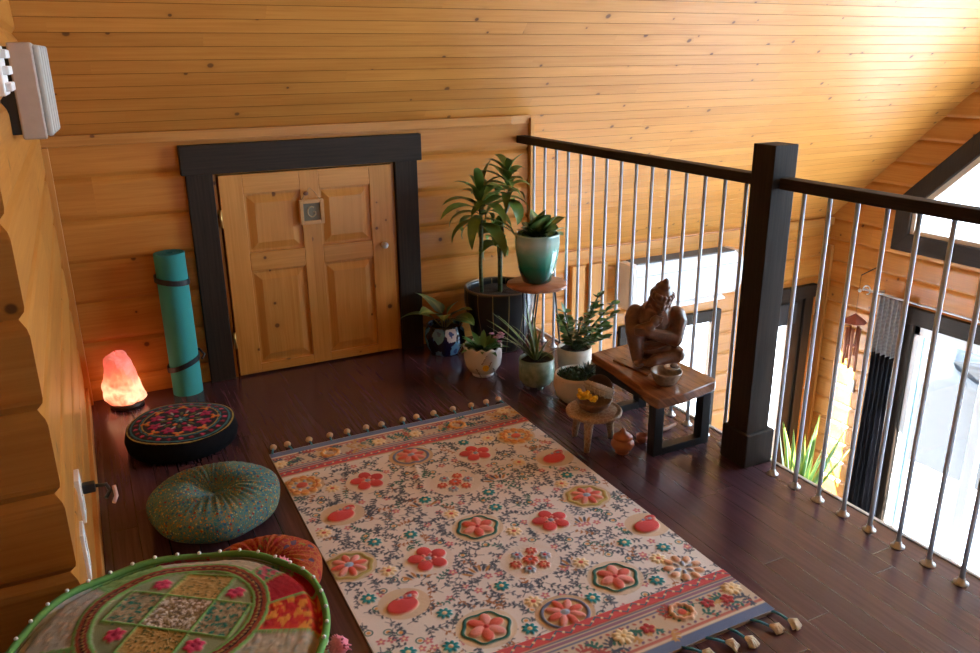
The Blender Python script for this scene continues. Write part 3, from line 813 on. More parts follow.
# ------------------------------------------------------------------ floor cushions
def flat_cushion():
    R, Hh = .203, .098
    c = Canvas(-R - .01, -R - .01, R + .01, R + .01, .0022, rgb(24, 21, 24)); rr = random.Random(3)
    mag, orn, gold, tl, pnk, wh, grn = rgb(176, 34, 78), rgb(224, 112, 40), rgb(178, 150, 62), rgb(46, 116, 120), rgb(214, 60, 92), rgb(170, 176, 160), rgb(98, 96, 48)
    c.ring(0, 0, R - .004, .005, gold, .001); c.ring(0, 0, R - .018, .006, tl, .001); c.ring(0, 0, R - .052, .005, tl, .001, .002, 24); c.ring(0, 0, R - .060, .004, gold, .001)
    for i in range(26):
        a = 2 * PI * i / 26; c.ell((R - .035) * math.cos(a), (R - .035) * math.sin(a), .0085, .0075, a, pnk if i % 2 else rgb(150, 30, 50), .002)
    for i in range(8):
        a = 2 * PI * i / 8 + .2
        x, y = .098 * math.cos(a), .098 * math.sin(a); c.petals(x, y, 5, .015, .014, .009, mag, .003, a); c.ell(x, y, .007, .007, 0, rgb(120, 20, 60), .003)
        b = a + PI / 8; x, y = .128 * math.cos(b), .128 * math.sin(b); c.petals(x, y, 3, .010, .013, .007, orn, .003, b); c.ell(x, y, .006, .006, 0, gold, .003)
        x, y = .062 * math.cos(b), .062 * math.sin(b); c.ell(x, y, .016, .006, b, grn, .002); c.ell(.075 * math.cos(a + .12), .075 * math.sin(a + .12), .014, .004, a, wh, .002)
        c.ell(.045 * math.cos(a), .045 * math.sin(a), .010, .009, a, orn if i % 2 else mag, .002)
    c.petals(0, 0, 8, .018, .012, .005, tl, .002); c.ell(0, 0, .007, .007, 0, wh, .002)
    return c, R, Hh
def polar_cushion(name, canvas, R, Hh, parent, mat, edge=.5):
    mb = MB(); nr, nt = 70, 140; P = []
    for i in range(nt):
        t = 2 * PI * i / nt; row = []
        for j in range(nr + 1):
            r = R * j / nr; x, y = r * math.cos(t), r * math.sin(t); _, h = canvas.sample(x, y)
            row.append((x, y, Hh - .012 * (r / R) ** 4 + .004 * math.cos(3 * t) * (r / R) ** 2 + h))
        P.append(row)
    mb.grid(P, cu=True)
    o = mb.build(name, mat, parent)
    color_verts(o, lambda v: canvas.sample(v[0], v[1])[0])
    return o
bc = thing('floor_cushion', (.203, 3.155, 0), 'round black floor cushion with a flat top embroidered in magenta and orange flowers', 'cushion')
cv, R_, H_ = flat_cushion()
polar_cushion('embroidered_top', cv, R_, H_, bc, M['rug'])
MB().lathe([(.18, 0), (R_ + .004, .012), (R_ + .010, .045), (R_ + .002, H_ - .022), (R_ - .001, H_ - .012)], 64).build('side_band', plain('black_velvet', (.009, .008, .009), .95, var=.4, scale=60, spec=.08), bc)

def pleated(name, loc, R, Hh, mat, label, dimple=.55, pl=40, rotz=0):
    root = thing(name, loc, label, 'cushion', None, rotz)
    P = []; nt, nr = 200, 46
    for i in range(nt):
        t = 2 * PI * i / nt; row = []
        for j in range(nr + 1):
            q = j / nr                    # 0 bottom centre .. 1 top centre
            a = -PI / 2 + PI * q
            r = R * max(0.0, math.cos(a)) ** .62; z = Hh * .5 * (1 + math.copysign(abs(math.sin(a)) ** .8, math.sin(a)))
            if q > .5:
                k = 1 - r / R; z -= dimple * Hh * math.exp(-(r / (R * .30)) ** 2) * .62
                pm = math.exp(-((r / R - .40) / .32) ** 2)
                z += .0075 * pm * math.sin(pl * t + 2.0 * math.sin(5 * t)) + .003 * pm * math.sin(pl * 1.7 * t)
            sag = 1 + .02 * math.sin(3 * t + .5) + .012 * math.sin(7 * t)
            row.append((r * sag * math.cos(t), r * sag * math.sin(t), max(0.0, z)))
        P.append(row)
    MB().grid(P, cu=True, uv=lambda i, j: (i / nt, j / nr)).build('cushion_cover', mat, root)
    return root
def folk(name, base1, base2, accents, scale=60, gold=(.28, .20, .05)):
    t = NT(name); o = t.obj(); uvv, u, v = t.uv()
    n = t.noise(o, 9, 3, .6, .5)
    c = t.mix(t.ramp(n, [(.38, (0, 0, 0)), (.62, (1, 1, 1))]), base1, base2)
    sq = t.vor(o, scale * .55, feature='DISTANCE_TO_EDGE'); ln = t.m('LESS_THAN', sq.outputs['Distance'], .07)
    c = t.mix(t.m('MULTIPLY', ln, .55), c, gold)
    st = t.noise(t.vec(t.m('MULTIPLY', u, 90.0), t.m('MULTIPLY', v, 6.0)), 2.0, 2)
    c = t.mix(t.m('MULTIPLY', t.m('GREATER_THAN', st, .60), .5), c, gold)
    for i, (a, s, th) in enumerate(accents):
        vv = t.vor(t.vec_off(o, i * 3.7), s); cs = t.n('ShaderNodeSeparateXYZ'); t.put(cs.inputs[0], vv.outputs['Color'])
        k = t.m('MULTIPLY', t.m('LESS_THAN', vv.outputs['Distance'], .42), t.m('GREATER_THAN', cs.outputs[0], th))
        c = t.mix(t.m('MULTIPLY', k, .85), c, a)
    t.set(c, .85, spec=.25); t.bump(t.noise(o, 260, 3), .0015, .6); return t.mat
def vec_off(s, o, d):
    k = s.n('ShaderNodeVectorMath', operation='ADD'); s.put(k.inputs[0], o); k.inputs[1].default_value = (d, d * .7, d * .3); return k.outputs[0]
NT.vec_off = vec_off
M['zafu'] = folk('teal_brocade', rgb(56, 128, 140), rgb(80, 120, 112), [(rgb(34, 96, 132), 80, .70), (rgb(150, 46, 34), 95, .90), (rgb(190, 130, 50), 120, .82), (rgb(176, 180, 130), 150, .82)], scale=150)
M['zafu_red'] = folk('red_paisley_fabric', rgb(150, 50, 38), rgb(172, 74, 40), [(rgb(70, 66, 90), 40, .74), (rgb(120, 112, 50), 34, .74), (rgb(150, 28, 34), 44, .7)], scale=110, gold=(.45, .16, .03))
pleated('floor_cushion', (.232, 2.505, 0), .211, .138, M['zafu'], 'round teal brocade meditation cushion gathered into a deep dimple, left of the rug')
pleated('floor_cushion', (.292, 2.035, 0), .166, .115, M['zafu_red'], 'small red and orange paisley cushion on the floor behind the green pouf', .45, 30)

# ------------------------------------------------------------------ patchwork pouf
pf = thing('pouf', (.015, 1.30, 0), 'large green patchwork pouf with a beaded rim and pink pompoms in the near left corner', 'pouf')
PR, PH = .268, .48
c = Canvas(-PR - .01, -PR - .01, PR + .01, PR + .01, .0018, rgb(150, 146, 120)); rr = random.Random(9)
gr, gr2, gry, gold, dk = rgb(128, 182, 100), rgb(92, 146, 62), rgb(192, 188, 168), rgb(196, 166, 100), rgb(92, 30, 26)
def speck(poly, cols, n, r, h=.0015):
    xs = [p[0] for p in poly]; ysx = [p[1] for p in poly]
    def ins(x, y):
        k = False
        for i in range(len(poly)):
            xa, ya = poly[i]; xb, yb = poly[(i + 1) % len(poly)]
            if (ya > y) != (yb > y) and x < (xb - xa) * (y - ya) / (yb - ya) + xa: k = not k
        return k
    for _ in range(n):
        x, y = rr.uniform(min(xs), max(xs)), rr.uniform(min(ysx), max(ysx))
        if ins(x, y): c.ell(x, y, r * rr.uniform(.6, 1.3), r * rr.uniform(.5, .9), rr.uniform(0, 3), rr.choice(cols), h)
def sector(a0, a1, r0, r1, k=14):
    A = [a0 + (a1 - a0) * i / k for i in range(k + 1)]
    return [(r1 * math.cos(a), r1 * math.sin(a)) for a in A] + [(r0 * math.cos(a), r0 * math.sin(a)) for a in reversed(A)]
D = math.radians
ro, ri = PR + .004, .137
cx, cy = .014, .058
secs = [(-22, 3, [rgb(166, 64, 46), rgb(196, 112, 52)], 'orange'), (3, 24, [rgb(176, 28, 44)], 'red'), (24, 37, [rgb(200, 92, 112), rgb(60, 130, 108)], 'pink'), (37, 88, [gry], 'grey'), (88, 116, [rgb(136, 178, 104)], 'green'),
        (116, 163, [rgb(178, 180, 172)], 'greyl'), (163, 184, [rgb(202, 70, 92), rgb(90, 150, 120)], 'pinkl'), (184, 230, [gry], 'grey'), (230, 262, [gold], 'gold'), (262, 300, [rgb(60, 130, 112)], 'teal'), (300, 338, [rgb(188, 178, 156)], 'grey')]
for a0, a1, cs, kind in secs:
    pl = sector(D(a0), D(a1), .10, ro); c.poly(pl, cs[0])
    alt = {'orange': [rgb(214, 60, 40), rgb(226, 150, 60), rgb(200, 40, 44)], 'red': [rgb(190, 34, 50), rgb(168, 22, 40)], 'pink': [rgb(214, 110, 130), rgb(60, 140, 112), gr], 'green': [rgb(154, 196, 120), rgb(120, 166, 92)], 'pinkl': [rgb(214, 74, 104), rgb(96, 160, 120), gr],
           'gold': [rgb(210, 184, 120), rgb(120, 120, 60)], 'teal': [rgb(170, 160, 130), rgb(48, 120, 104)]}.get(kind, [rgb(206, 196, 176), rgb(172, 172, 158), rgb(206, 184, 164), rgb(166, 170, 160)])
    speck(pl, alt, 320, .009 if kind == 'orange' else .0052, .002 if kind != 'red' else .0005)
    c.line([pl[0], pl[-1]], .006, gr, .003); c.line([pl[14], pl[15]], .006, gr, .003)
# inner medallion
ang = [D(a) for a in range(0, 360, 6)]
med = [(cx + ri * math.cos(a), cy + ri * math.sin(a)) for a in ang]
c.poly(med, rgb(152, 166, 128))
def quad(pts, base, cols, n, r):
    c.poly(pts, base); speck(pts, cols, n, r); c.line(pts + pts[:1], .0055, gr, .003)
u1 = Vector((.79, -.61)); v1 = Vector((.61, .79)); cc = Vector((.020, .060))
def qd(a, b, a2, b2): return [tuple(cc + u1 * x * .82 + v1 * y * .82) for x, y in ((a, b), (a2, b), (a2, b2), (a, b2))]
gcols = [rgb(206, 178, 112), rgb(180, 150, 84), rgb(84, 104, 56)]
sil = [rgb(226, 220, 212), rgb(126, 112, 80), rgb(176, 158, 120), rgb(244, 242, 238), rgb(120, 110, 94)]
pais = [rgb(176, 164, 132), rgb(36, 130, 110), rgb(190, 174, 142), rgb(150, 140, 112), rgb(40, 122, 104)]
quad(qd(-.062, .056, .062, .150), gold, gcols, 420, .0028)
quad(qd(-.062, -.142, .062, -.056), gold, gcols, 420, .0028)
quad(qd(-.062, -.056, .062, .056), rgb(150, 132, 96), sil, 900, .0034)
quad(qd(-.150, -.056, -.062, .056), rgb(160, 150, 118), pais, 420, .0044)
quad(qd(.062, -.056, .150, .056), rgb(160, 150, 118), pais, 420, .0044)
for sx_ in (-1, 1):
    for sy_ in (-1, 1):
        q = cc + u1 * (.077 * sx_) + v1 * (.075 * sy_)
        c.petals(q.x, q.y, 6, .010, .009, .007, rgb(214, 70, 110), .004); c.ell(q.x, q.y, .005, .005, 0, rgb(170, 40, 80), .004)
mask = (np.hypot(c.X - cx, c.Y - cy) > ri) & (np.hypot(c.X - cx, c.Y - cy) < ri + .003)
for rr_, w_, col_ in ((ri + .004, .007, gr), (ri + .011, .008, rgb(140, 44, 34)), (ri + .0175, .006, rgb(60, 22, 20)), (ri + .0235, .007, rgb(158, 72, 44)), (ri + .030, .006, gr)):
    c.ring(cx, cy, rr_, w_, col_, .003)
for i in range(110):
    a = 2 * PI * i / 110; c.ell(cx + (ri + .0145) * math.cos(a), cy + (ri + .0145) * math.sin(a), .003, .002, a + .6, rgb(190, 150, 80), .0045)
def pouf_top(c):
    nr, nt = 110, 220; P = []
    for i in range(nt):
        t = 2 * PI * i / nt; row = []
        for j in range(nr + 1):
            q = j / nr; r = PR * q; x, y = r * math.cos(t), r * math.sin(t)
            z = PH + .010 * (1 - q * q) - .020 * math.exp(-((q - .965) / .035) ** 2) + .006 * math.sin(3 * t + 1) * q ** 2 + .003 * math.sin(9 * t) * q ** 3 + c.sample(x, y)[1]
            row.append((x, y, z))
        P.append(row)
    o = MB().grid(P, cu=True).build('patchwork_top', M['rug'], pf); color_verts(o, lambda v: c.sample(v[0], v[1])[0])
pouf_top(c)
def rimz(t): return PH - .002 + .006 * math.sin(3 * t + 1) + .003 * math.sin(9 * t)
MB().tube([((PR + .003) * math.cos(2 * PI * i / 90), (PR + .003) * math.sin(2 * PI * i / 90), rimz(2 * PI * i / 90)) for i in range(90)], .0070, 8, closed=True).build('rim_piping', plain('green_piping', rgb(104, 156, 76), .85, var=.2, scale=200), pf)
for i in range(40):
    a = 2 * PI * i / 40
    MB().ell(((PR + .004) * math.cos(a), (PR + .004) * math.sin(a), rimz(a) + .0085), (.0040, .0040, .0036), 0, 8, 6).build('bead', M['white_plastic'], pf)
def side():
    P = []; nt = 120
    for i in range(nt):
        t = 2 * PI * i / nt
        P.append([((PR - .004 + d + .004 * math.sin(11 * t) * k) * math.cos(t), (PR - .004 + d + .004 * math.sin(11 * t) * k) * math.sin(t), z) for d, z, k in ((-.03, 0, 0), (.006, .02, 1), (.020, .14, 1), (.020, .28, 1), (.012, .40, 1), (.0, PH - .008, 0))])
    return MB().grid(P, cu=True, uv=lambda i, j: (i / nt, j / 5))
t = NT('green_patch_side'); _, u, v = t.uv()
n = t.wn(t.m('FLOOR', t.m('MULTIPLY', u, 16.0)))
cside = t.ramp(n, [(0, rgb(150, 176, 96)), (.3, rgb(196, 186, 128)), (.5, rgb(90, 140, 90)), (.7, rgb(170, 60, 70)), (.85, rgb(160, 150, 120))], 'CONSTANT')
cside = t.mix(t.m('MULTIPLY', t.m('GREATER_THAN', t.noise(t.obj(), 70, 2), .55), .4), cside, rgb(70, 130, 100)); t.set(cside, .9)
side().build('side_panel', t.mat, pf)
pink = plain('pink_yarn', rgb(226, 130, 146), .95, var=.35, scale=200)
for i in range(6):
    a = -.40 + i * 2 * PI / 6; mb = MB(); q = Vector(((PR + .024) * math.cos(a), (PR + .024) * math.sin(a), PH - .03)); rt = random.Random(i)
    mb.ell(q, (.017, .017, .017), 0, 14, 10, fn=lambda t_, p_: 1 + .18 * math.sin(7 * t_ + 5 * p_) * math.cos(p_))
    for k in range(26):
        th_, ph_ = rt.uniform(0, 2 * PI), rt.uniform(-1.5, 1.2); d = Vector((math.cos(th_) * math.cos(ph_), math.sin(th_) * math.cos(ph_), math.sin(ph_)))
        mb.tube([q + d * .012, q + d * .024 + Vector((0, 0, -.004))], [.0035, .001], 4)
    mb.build('pompom', pink, pf)
#PART3
# ------------------------------------------------------------------ potted plants
def pot(parent, prof, mat, seg=40, fr=None, name='pot', uvs=None):
    return MB().lathe(prof, seg, fr=fr, uvs=uvs).build(name, mat, parent)
def soil(parent, r, z, seed=1):
    rr = random.Random(seed)
    return MB().lathe([(0, z + .006), (r * .35, z + .008), (r * .7, z + .003), (r, z)], 24, cap0=False, fr=lambda t, a, b: (a, b + .003 * math.sin(5 * t + 9 * a))).build('soil', M['soil'], parent)
def foliage(parent, leaves, mat, name='foliage'):
    mb = MB()
    for l in leaves: mb.leaf(*l[:7], **(l[7] if len(l) > 7 else {}))
    return mb.build(name, mat, parent)

# tall dracaena in black pot
dr = thing('potted_dracaena', (1.845, 3.560, 0), 'tall two-stemmed green plant in a large black pot with thin gold lines', 'potted plant')
t = NT('black_glaze_gold_lines'); _, u, v = t.uv()
k = t.m('ABSOLUTE', t.m('SUBTRACT', t.m('FRACT', t.m('MULTIPLY', u, 14.0)), .5)); ln = t.m('GREATER_THAN', k, .472)
t.set(t.mix(ln, (.010, .010, .011), (.26, .18, .07)), .28); M['black_gold'] = t.mat
pot(dr, [(.11, 0), (.125, .01), (.155, .10), (.178, .20), (.186, .28), (.184, .315), (.186, .325), (.172, .326), (.170, .31), (.168, .27)], M['black_gold'], 48)
MB().tube([(.179 * math.cos(a), .179 * math.sin(a), .327) for a in np.linspace(0, 2 * PI, 48, endpoint=False)], .0055, 8, closed=True).build('rim', plain('bronze_rim', (.22, .15, .09), .35, .6), dr)
soil(dr, .172, .295)
st1 = [(-.090, .03, .29), (-.094, .03, .45), (-.092, .02, .60), (-.100, .01, .735)]
st2 = [(-.005, -.01, .29), (.0, -.01, .50), (.012, -.005, .66), (.018, -.01, .70), (.042, -.01, .74), (.047, -.01, .81)]
st3 = [(.03, .06, .29), (.03, .06, .46), (.018, .05, .54)]
MB().tube(st1, [.0105, .010, .010, .008], 10).build('stem', M['cane'], dr)
MB().tube(st2, [.012, .0115, .011, .013, .010, .009], 10).build('stem', M['cane'], dr)
MB().tube(st3, [.010, .009, .008], 10).build('stem', M['cane'], dr)
def crown(c, n, L, W, seed, h=.12, tilt=0):
    rr = random.Random(seed); out = []
    for i in range(n):
        t = i / n; az = i * 2.4 + rr.uniform(-.3, .3); el = -.10 + 1.35 * t + rr.uniform(-.15, .15)
        out.append(((c[0], c[1], c[2] + h * (t - .5)), az, el, L * (1.05 - .3 * t) * rr.uniform(.8, 1.15), W * rr.uniform(.85, 1.1) * (1.08 - .38 * t), rr.uniform(1.4, 2.9) * (1 - .35 * t), .22, {'shape': .8, 'twist': rr.uniform(-.7, .7)}))
    return [(l[0], l[1], l[2], l[3] * (.60 if math.cos(l[1]) > .25 and c[0] > -.05 else 1) * (.70 if math.sin(l[1]) > .45 else 1)) + l[4:] for l in out]
foliage(dr, crown((-.105, .0, .745), 30, .260, .060, 1, .17), M['leaf'])
foliage(dr, [l[:3] + (l[3] * (.66 if math.sin(l[1]) < -.7 else 1),) + l[4:] for l in crown((.045, -.01, .845), 30, .255, .058, 2, .17)], M['leaf'])
foliage(dr, [l[:3] + (l[3] * (.55 if math.cos(l[1]) > 0 else .9),) + l[4:] for l in crown((.012, .045, .575), 16, .20, .066, 5, .10)], M['leaf'])

# wooden hairpin stool and teal pot
hs = thing('plant_stool', (1.895, 3.262, 0), 'round live-edge wooden plant stool on black hairpin legs', 'stool')
MB().lathe([(0, .392), (.130, .392), (.143, .398), (.146, .408), (.141, .414), (0, .415)], 60, fr=lambda t, r, z: (r * (1 + (.018 * math.sin(14 * t) + .02 * math.sin(5 * t + 1)) * (r > .05)), z), cap0=False, uvs=lambda i, j: (i / 60 * .4, j * .02)).build('stool_top', plain('reddish_wood_slab', (.32, .115, .055), .35, var=.25, scale=18), hs)
for a in (3.75, 5.75, 1.3):
    x, y = math.cos(a), math.sin(a); px, py = -y, x
    MB().tube([(x * .085 + px * .035, y * .085 + py * .035, .392), (x * .115 + px * .012, y * .115 + py * .012, .10), (x * .122 + px * .007, y * .122 + py * .007, .012), (x * .123, y * .123, .005), (x * .122 - px * .007, y * .122 - py * .007, .012), (x * .115 - px * .012, y * .115 - py * .012, .10), (x * .085 - px * .035, y * .085 - py * .035, .392)], .0045, 8).build('leg', M['black_metal'], hs)
tp = thing('potted_philodendron', (1.897, 3.268, .416), 'striped-leaf plant in a glazed white-to-teal ombre pot on the hairpin stool', 'potted plant')
t = NT('teal_ombre_glaze'); o = t.obj(); sx = t.n('ShaderNodeSeparateXYZ'); t.put(sx.inputs[0], o)
zz = t.m('ADD', t.m('DIVIDE', sx.outputs[2], .235), t.m('MULTIPLY', t.m('SUBTRACT', t.noise(o, 14, 4), .5), .22))
t.set(t.ramp(zz, [(.05, rgb(8, 70, 62)), (.35, rgb(28, 118, 98)), (.62, rgb(98, 164, 146)), (.85, rgb(176, 196, 182)), (1, rgb(142, 170, 162))]), .12, coat=.6, coat_rough=.05); M['teal_glaze'] = t.mat
pot(tp, [(.06, 0), (.070, .008), (.092, .075), (.104, .15), (.108, .20), (.105, .230), (.107, .238), (.097, .240), (.094, .225), (.092, .19)], M['teal_glaze'], 64, fr=lambda t_, r, z: (r * (1 + .022 * math.cos(8 * t_) * max(0, z - .12) / .1), z))
soil(tp, .094, .205, 2)
rr = random.Random(8); L = []
for i in range(24):
    t_ = i / 24; L.append(((.016 * math.cos(i), .016 * math.sin(i), .205), i * 2.4, .45 + .95 * t_, rr.uniform(.13, .16) + .02 * t_, .094, rr.uniform(.5, 1.3), .18, {'shape': .95, 'twist': rr.uniform(-.6, .6)}))
L = [l[:3] + (l[3] * (.66 if math.cos(l[1]) < -.3 else 1),) + l[4:] for l in L]
foliage(tp, L, M['leaf_var'])
MB().ell((.02, -.05, .238), (.006, .006, .006)).ell((.045, -.03, .236), (.005, .005, .005)).build('white_pebble', M['white_plastic'], tp)

# dark blue flower pot next to the door
bp = thing('potted_syngonium', (1.552, 3.615, 0), 'broad-leaved plant in a dark blue pot painted with white flowers, right of the low door', 'potted plant')
t = NT('cobalt_painted_glaze'); uvv, u, v = t.uv(); q = t.vec(t.m('MULTIPLY', u, 7.0), t.m('MULTIPLY', v, 2.4))
vv = t.vor(q, 1.0, '2D', rnd=.55); cs = t.n('ShaderNodeSeparateXYZ'); t.put(cs.inputs[0], vv.outputs['Color'])
wob = t.m('MULTIPLY', t.m('SUBTRACT', t.noise(q, 6, 2), .5), .34); dd = t.m('ADD', vv.outputs['Distance'], wob)
c1 = t.mix(t.m('LESS_THAN', dd, .36), rgb(14, 18, 62), t.mix(t.m('GREATER_THAN', cs.outputs[0], .5), rgb(206, 206, 204), rgb(92, 142, 176)))
c1 = t.mix(t.m('LESS_THAN', dd, .12), c1, rgb(60, 84, 130))
t.set(c1, .12, coat=.5, coat_rough=.06); M['cobalt'] = t.mat
pot(bp, [(.072, 0), (.078, .006), (.098, .045), (.105, .085), (.100, .125), (.090, .148), (.094, .155), (.086, .157), (.084, .145), (.082, .12)], M['cobalt'], 44)
soil(bp, .084, .132, 3)
rr = random.Random(12); L = []; mb = MB()
for az, el, ln_, W, dp in ((2.9, .55, .23, .075, 1.3), (-.95, .85, .17, .080, .9), (-.3, 1.25, .11, .06, .5), (2.3, 1.15, .22, .07, .9), (3.6, .9, .20, .07, 1.2), (5.2, .6, .18, .065, 1.5), (-1.2, .50, .19, .07, 1.2), (2.2, 1.25, .13, .065, .8), (4.3, .8, .17, .06, 1.4)):
    b = Vector((.012 * math.cos(az), .012 * math.sin(az), .135)); e = b + Vector((math.cos(az) * math.cos(el + .3), math.sin(az) * math.cos(el + .3), math.sin(el + .3))) * .075
    mb.tube([b, e], .003, 6); L.append((tuple(e), az, el * .75, ln_ * .8, W * 1.5, dp, .15, {'shape': .62, 'twist': .5 * math.sin(az * 3)}))
mb.build('stem', plain('pale_green_stem', (.20, .20, .09), .5), bp)
foliage(bp, L, M['leaf_var'])

# white scalloped pot
wpz = thing('potted_violet', (1.588, 3.245, 0), 'low dark-leaved plant with small pink flowers in a white scalloped pot with a yellow flower', 'potted plant')
MB().lathe([(.045, 0), (.052, .0), (.054, .010), (.048, .014), (.066, .022), (.086, .055), (.092, .095), (.091, .135), (.094, .150), (.087, .150), (.085, .13), (.083, .11)], 72, fr=lambda t_, r, z: (r, z + (.006 * math.cos(12 * t_) if z > .13 else 0))).build('pot', plain('white_porcelain', (.70, .66, .62), .2, var=.03, coat=.4), wpz)
soil(wpz, .084, .122, 4)
mb = MB()
def onpot(a, z, r0=.0925): return Vector((r0 * math.cos(a), r0 * math.sin(a), z))
A0 = -1.88
for i in range(9):
    a = 2 * PI * i / 9
    for k_ in (0,): mb.ell(onpot(A0 + .12 * math.cos(a), .062 + .011 * math.sin(a), .0885), (.006, .006, .006), 0, 8, 5)
mb.ell(onpot(A0, .062, .0895), (.007, .007, .007), 0, 8, 5)
mb.build('painted_yellow_flower', plain('yellow_glaze', rgb(236, 190, 40), .35), wpz)
mb = MB(); rr = random.Random(5)
for a_, z_, s_ in ((A0 + .05, .118, -1), (A0 + .45, .05, 1), (A0 - .5, .05, 1), (A0 + .3, .085, -1)):
    pts = [onpot(a_ + .05 * i * s_, z_ - .008 * i + .002 * (i % 2), .0918 - .004 * max(0, (.085 - z_ + .008 * i) / .04)) for i in range(6)]
    mb.tube(pts, .0011, 5)
    for p in pts: mb.ell(p + Vector((0, 0, .005)), (.0045, .0045, .0026), 0, 7, 4)
mb.build('painted_sprig', plain('grey_brown_glaze', (.16, .12, .09), .4), wpz)
L = [((.03 * math.cos(i * 2.4), .03 * math.sin(i * 2.4), .125), i * 2.4, .25 + .9 * (i / 26), .085 + .02 * rr.random(), .034, .9, .2, {'shape': .7}) for i in range(26)]
foliage(wpz, L, M['leaf_dark'])
mb = MB(); rr = random.Random(6)
for i in range(11):
    c0 = Vector((.062 + rr.uniform(-.025, .03), -.03 + rr.uniform(-.03, .03), .178 + rr.uniform(-.015, .035)))
    for k_ in range(5):
        a = 2 * PI * k_ / 5 + i; mb.ell(c0 + Vector((.008 * math.cos(a), .008 * math.sin(a), 0)), (.0065, .0065, .003), 0, 8, 5)
mb.build('flower_cluster', plain('mauve_petals', (.40, .17, .26), .7, var=.4, scale=120), wpz)

# celadon pot with a grassy striped plant
cl = thing('potted_spider_plant', (1.735, 2.985, 0), 'grassy striped plant in a small celadon green pot on tiny feet', 'potted plant')
t = NT('celadon_glaze'); n = t.noise(t.obj(), 30, 4); t.set(t.ramp(n, [(.35, rgb(104, 126, 108)), (.65, rgb(150, 164, 144))]), .25, coat=.3); M['celadon'] = t.mat
pot(cl, [(.05, .018), (.066, .022), (.081, .045), (.084, .09), (.082, .140), (.078, .147), (.075, .140), (.074, .12)], M['celadon'], 40)
for a in (.4, 2.5, 4.6): MB().ell((.045 * math.cos(a), .045 * math.sin(a), .013), (.015, .015, .014)).build('foot', M['celadon'], cl)
soil(cl, .075, .128, 5)
rr = random.Random(15)
L = [((.012 * math.cos(i * 2.4), .012 * math.sin(i * 2.4), .128), i * 2.4 + .5, .65 + .8 * rr.random(), rr.uniform(.17, .29), .0155, rr.uniform(.2, 1.1), .35, {'shape': .55}) for i in range(24)]
L = [l for l in L if math.cos(l[1]) < .55]
L += [((0, 0, .128), 2.55, .95, .30, .016, .35, .35, {'shape': .55}), ((-.01, 0, .128), 2.2, .75, .30, .015, .5, .35, {'shape': .55}), ((0, 0, .128), 1.9, 1.35, .29, .016, .1, .35, {'shape': .55})]
foliage(cl, L, M['leaf_spider'])

# cream pots: leafy upright one behind, round mossy one in front
jp = thing('potted_zz_plant', (1.960, 3.015, 0), 'bushy upright glossy plant in a cream pot beside the balusters, behind the wooden bench', 'potted plant')
pot(jp, [(.055, 0), (.062, .006), (.078, .06), (.082, .12), (.080, .15), (.074, .15), (.073, .13)], plain('cream_stoneware', (.56, .47, .37), .6, var=.12, scale=60, bump=.001), 36)
soil(jp, .074, .135, 6)
mb = MB(); L = []; rr = random.Random(21)
for az, el, ln_ in ((-1.25, 1.05, .33), (-1.35, .92, .30), (-1.1, 1.32, .30), (-1.5, .80, .25), (-1.8, .70, .22), (-2.3, .85, .16), (2.6, 1.3, .16), (-2.0, 1.05, .24), (-1.5, 1.2, .27), (-1.45, .65, .22), (1.8, 1.35, .18), (-2.7, 1.2, .16)):
    p = Vector((.01 * math.cos(az), .01 * math.sin(az), .13)); pts = [p.copy()]; e = el
    for k_ in range(8):
        d = Vector((math.cos(az) * math.cos(e), math.sin(az) * math.cos(e), math.sin(e))); p = p + d * ln_ / 8; e -= .03; pts.append(p.copy())
        if k_ > 1:
            for s_ in (1, -1): L.append((tuple(p), az + s_ * 1.3 + rr.uniform(-.3, .3), .35 + rr.uniform(-.2, .3), rr.uniform(.046, .060), .036, .5, .15, {'shape': .85, 'n': 4, 'twist': rr.uniform(-.5, .5)}))
    L.append((tuple(p), az, e, .055, .022, .3, .2, {'shape': .75, 'n': 4})); mb.tube(pts, .004, 6)
mb.build('stem', plain('green_stem', (.05, .10, .025), .5), jp)
foliage(jp, L, M['leaf_dark'])
cb = thing('potted_moss', (1.815, 2.765, 0), 'mound of mossy green leaves in a round cream bowl left of the bench', 'potted plant')
pot(cb, [(.05, 0), (.064, .005), (.094, .035), (.104, .075), (.102, .115), (.097, .132), (.091, .130), (.093, .105)], plain('cream_matte_clay', (.60, .49, .38), .6, var=.08, scale=40), 44)
soil(cb, .092, .108, 7)
mb = MB(); rr = random.Random(31)
for i in range(420):
    a, q = rr.uniform(0, 2 * PI), math.sqrt(rr.random()); x, y = .090 * q * math.cos(a), .090 * q * math.sin(a)
    mb.leaf((x, y, .112 + .018 * (1 - q * q)), rr.uniform(0, 6.28), rr.uniform(.2, 1.2), rr.uniform(.014, .026), .011, .6, .2, n=2, shape=.8)
mb.build('foliage', M['moss'], cb)
mb = MB()
for i in range(26): mb.leaf((.055 + .012 * math.cos(i * 2.4), -.005 + .012 * math.sin(i * 2.4), .118), i * 2.4, .3 + i * .04, .055, .017, .5, .25, n=4, shape=.6)
mb.build('rosette', leafmat('grey_green_rosette', (.05, .09, .055), (.11, .15, .10), mid=(.16, .10, .10)), cb)

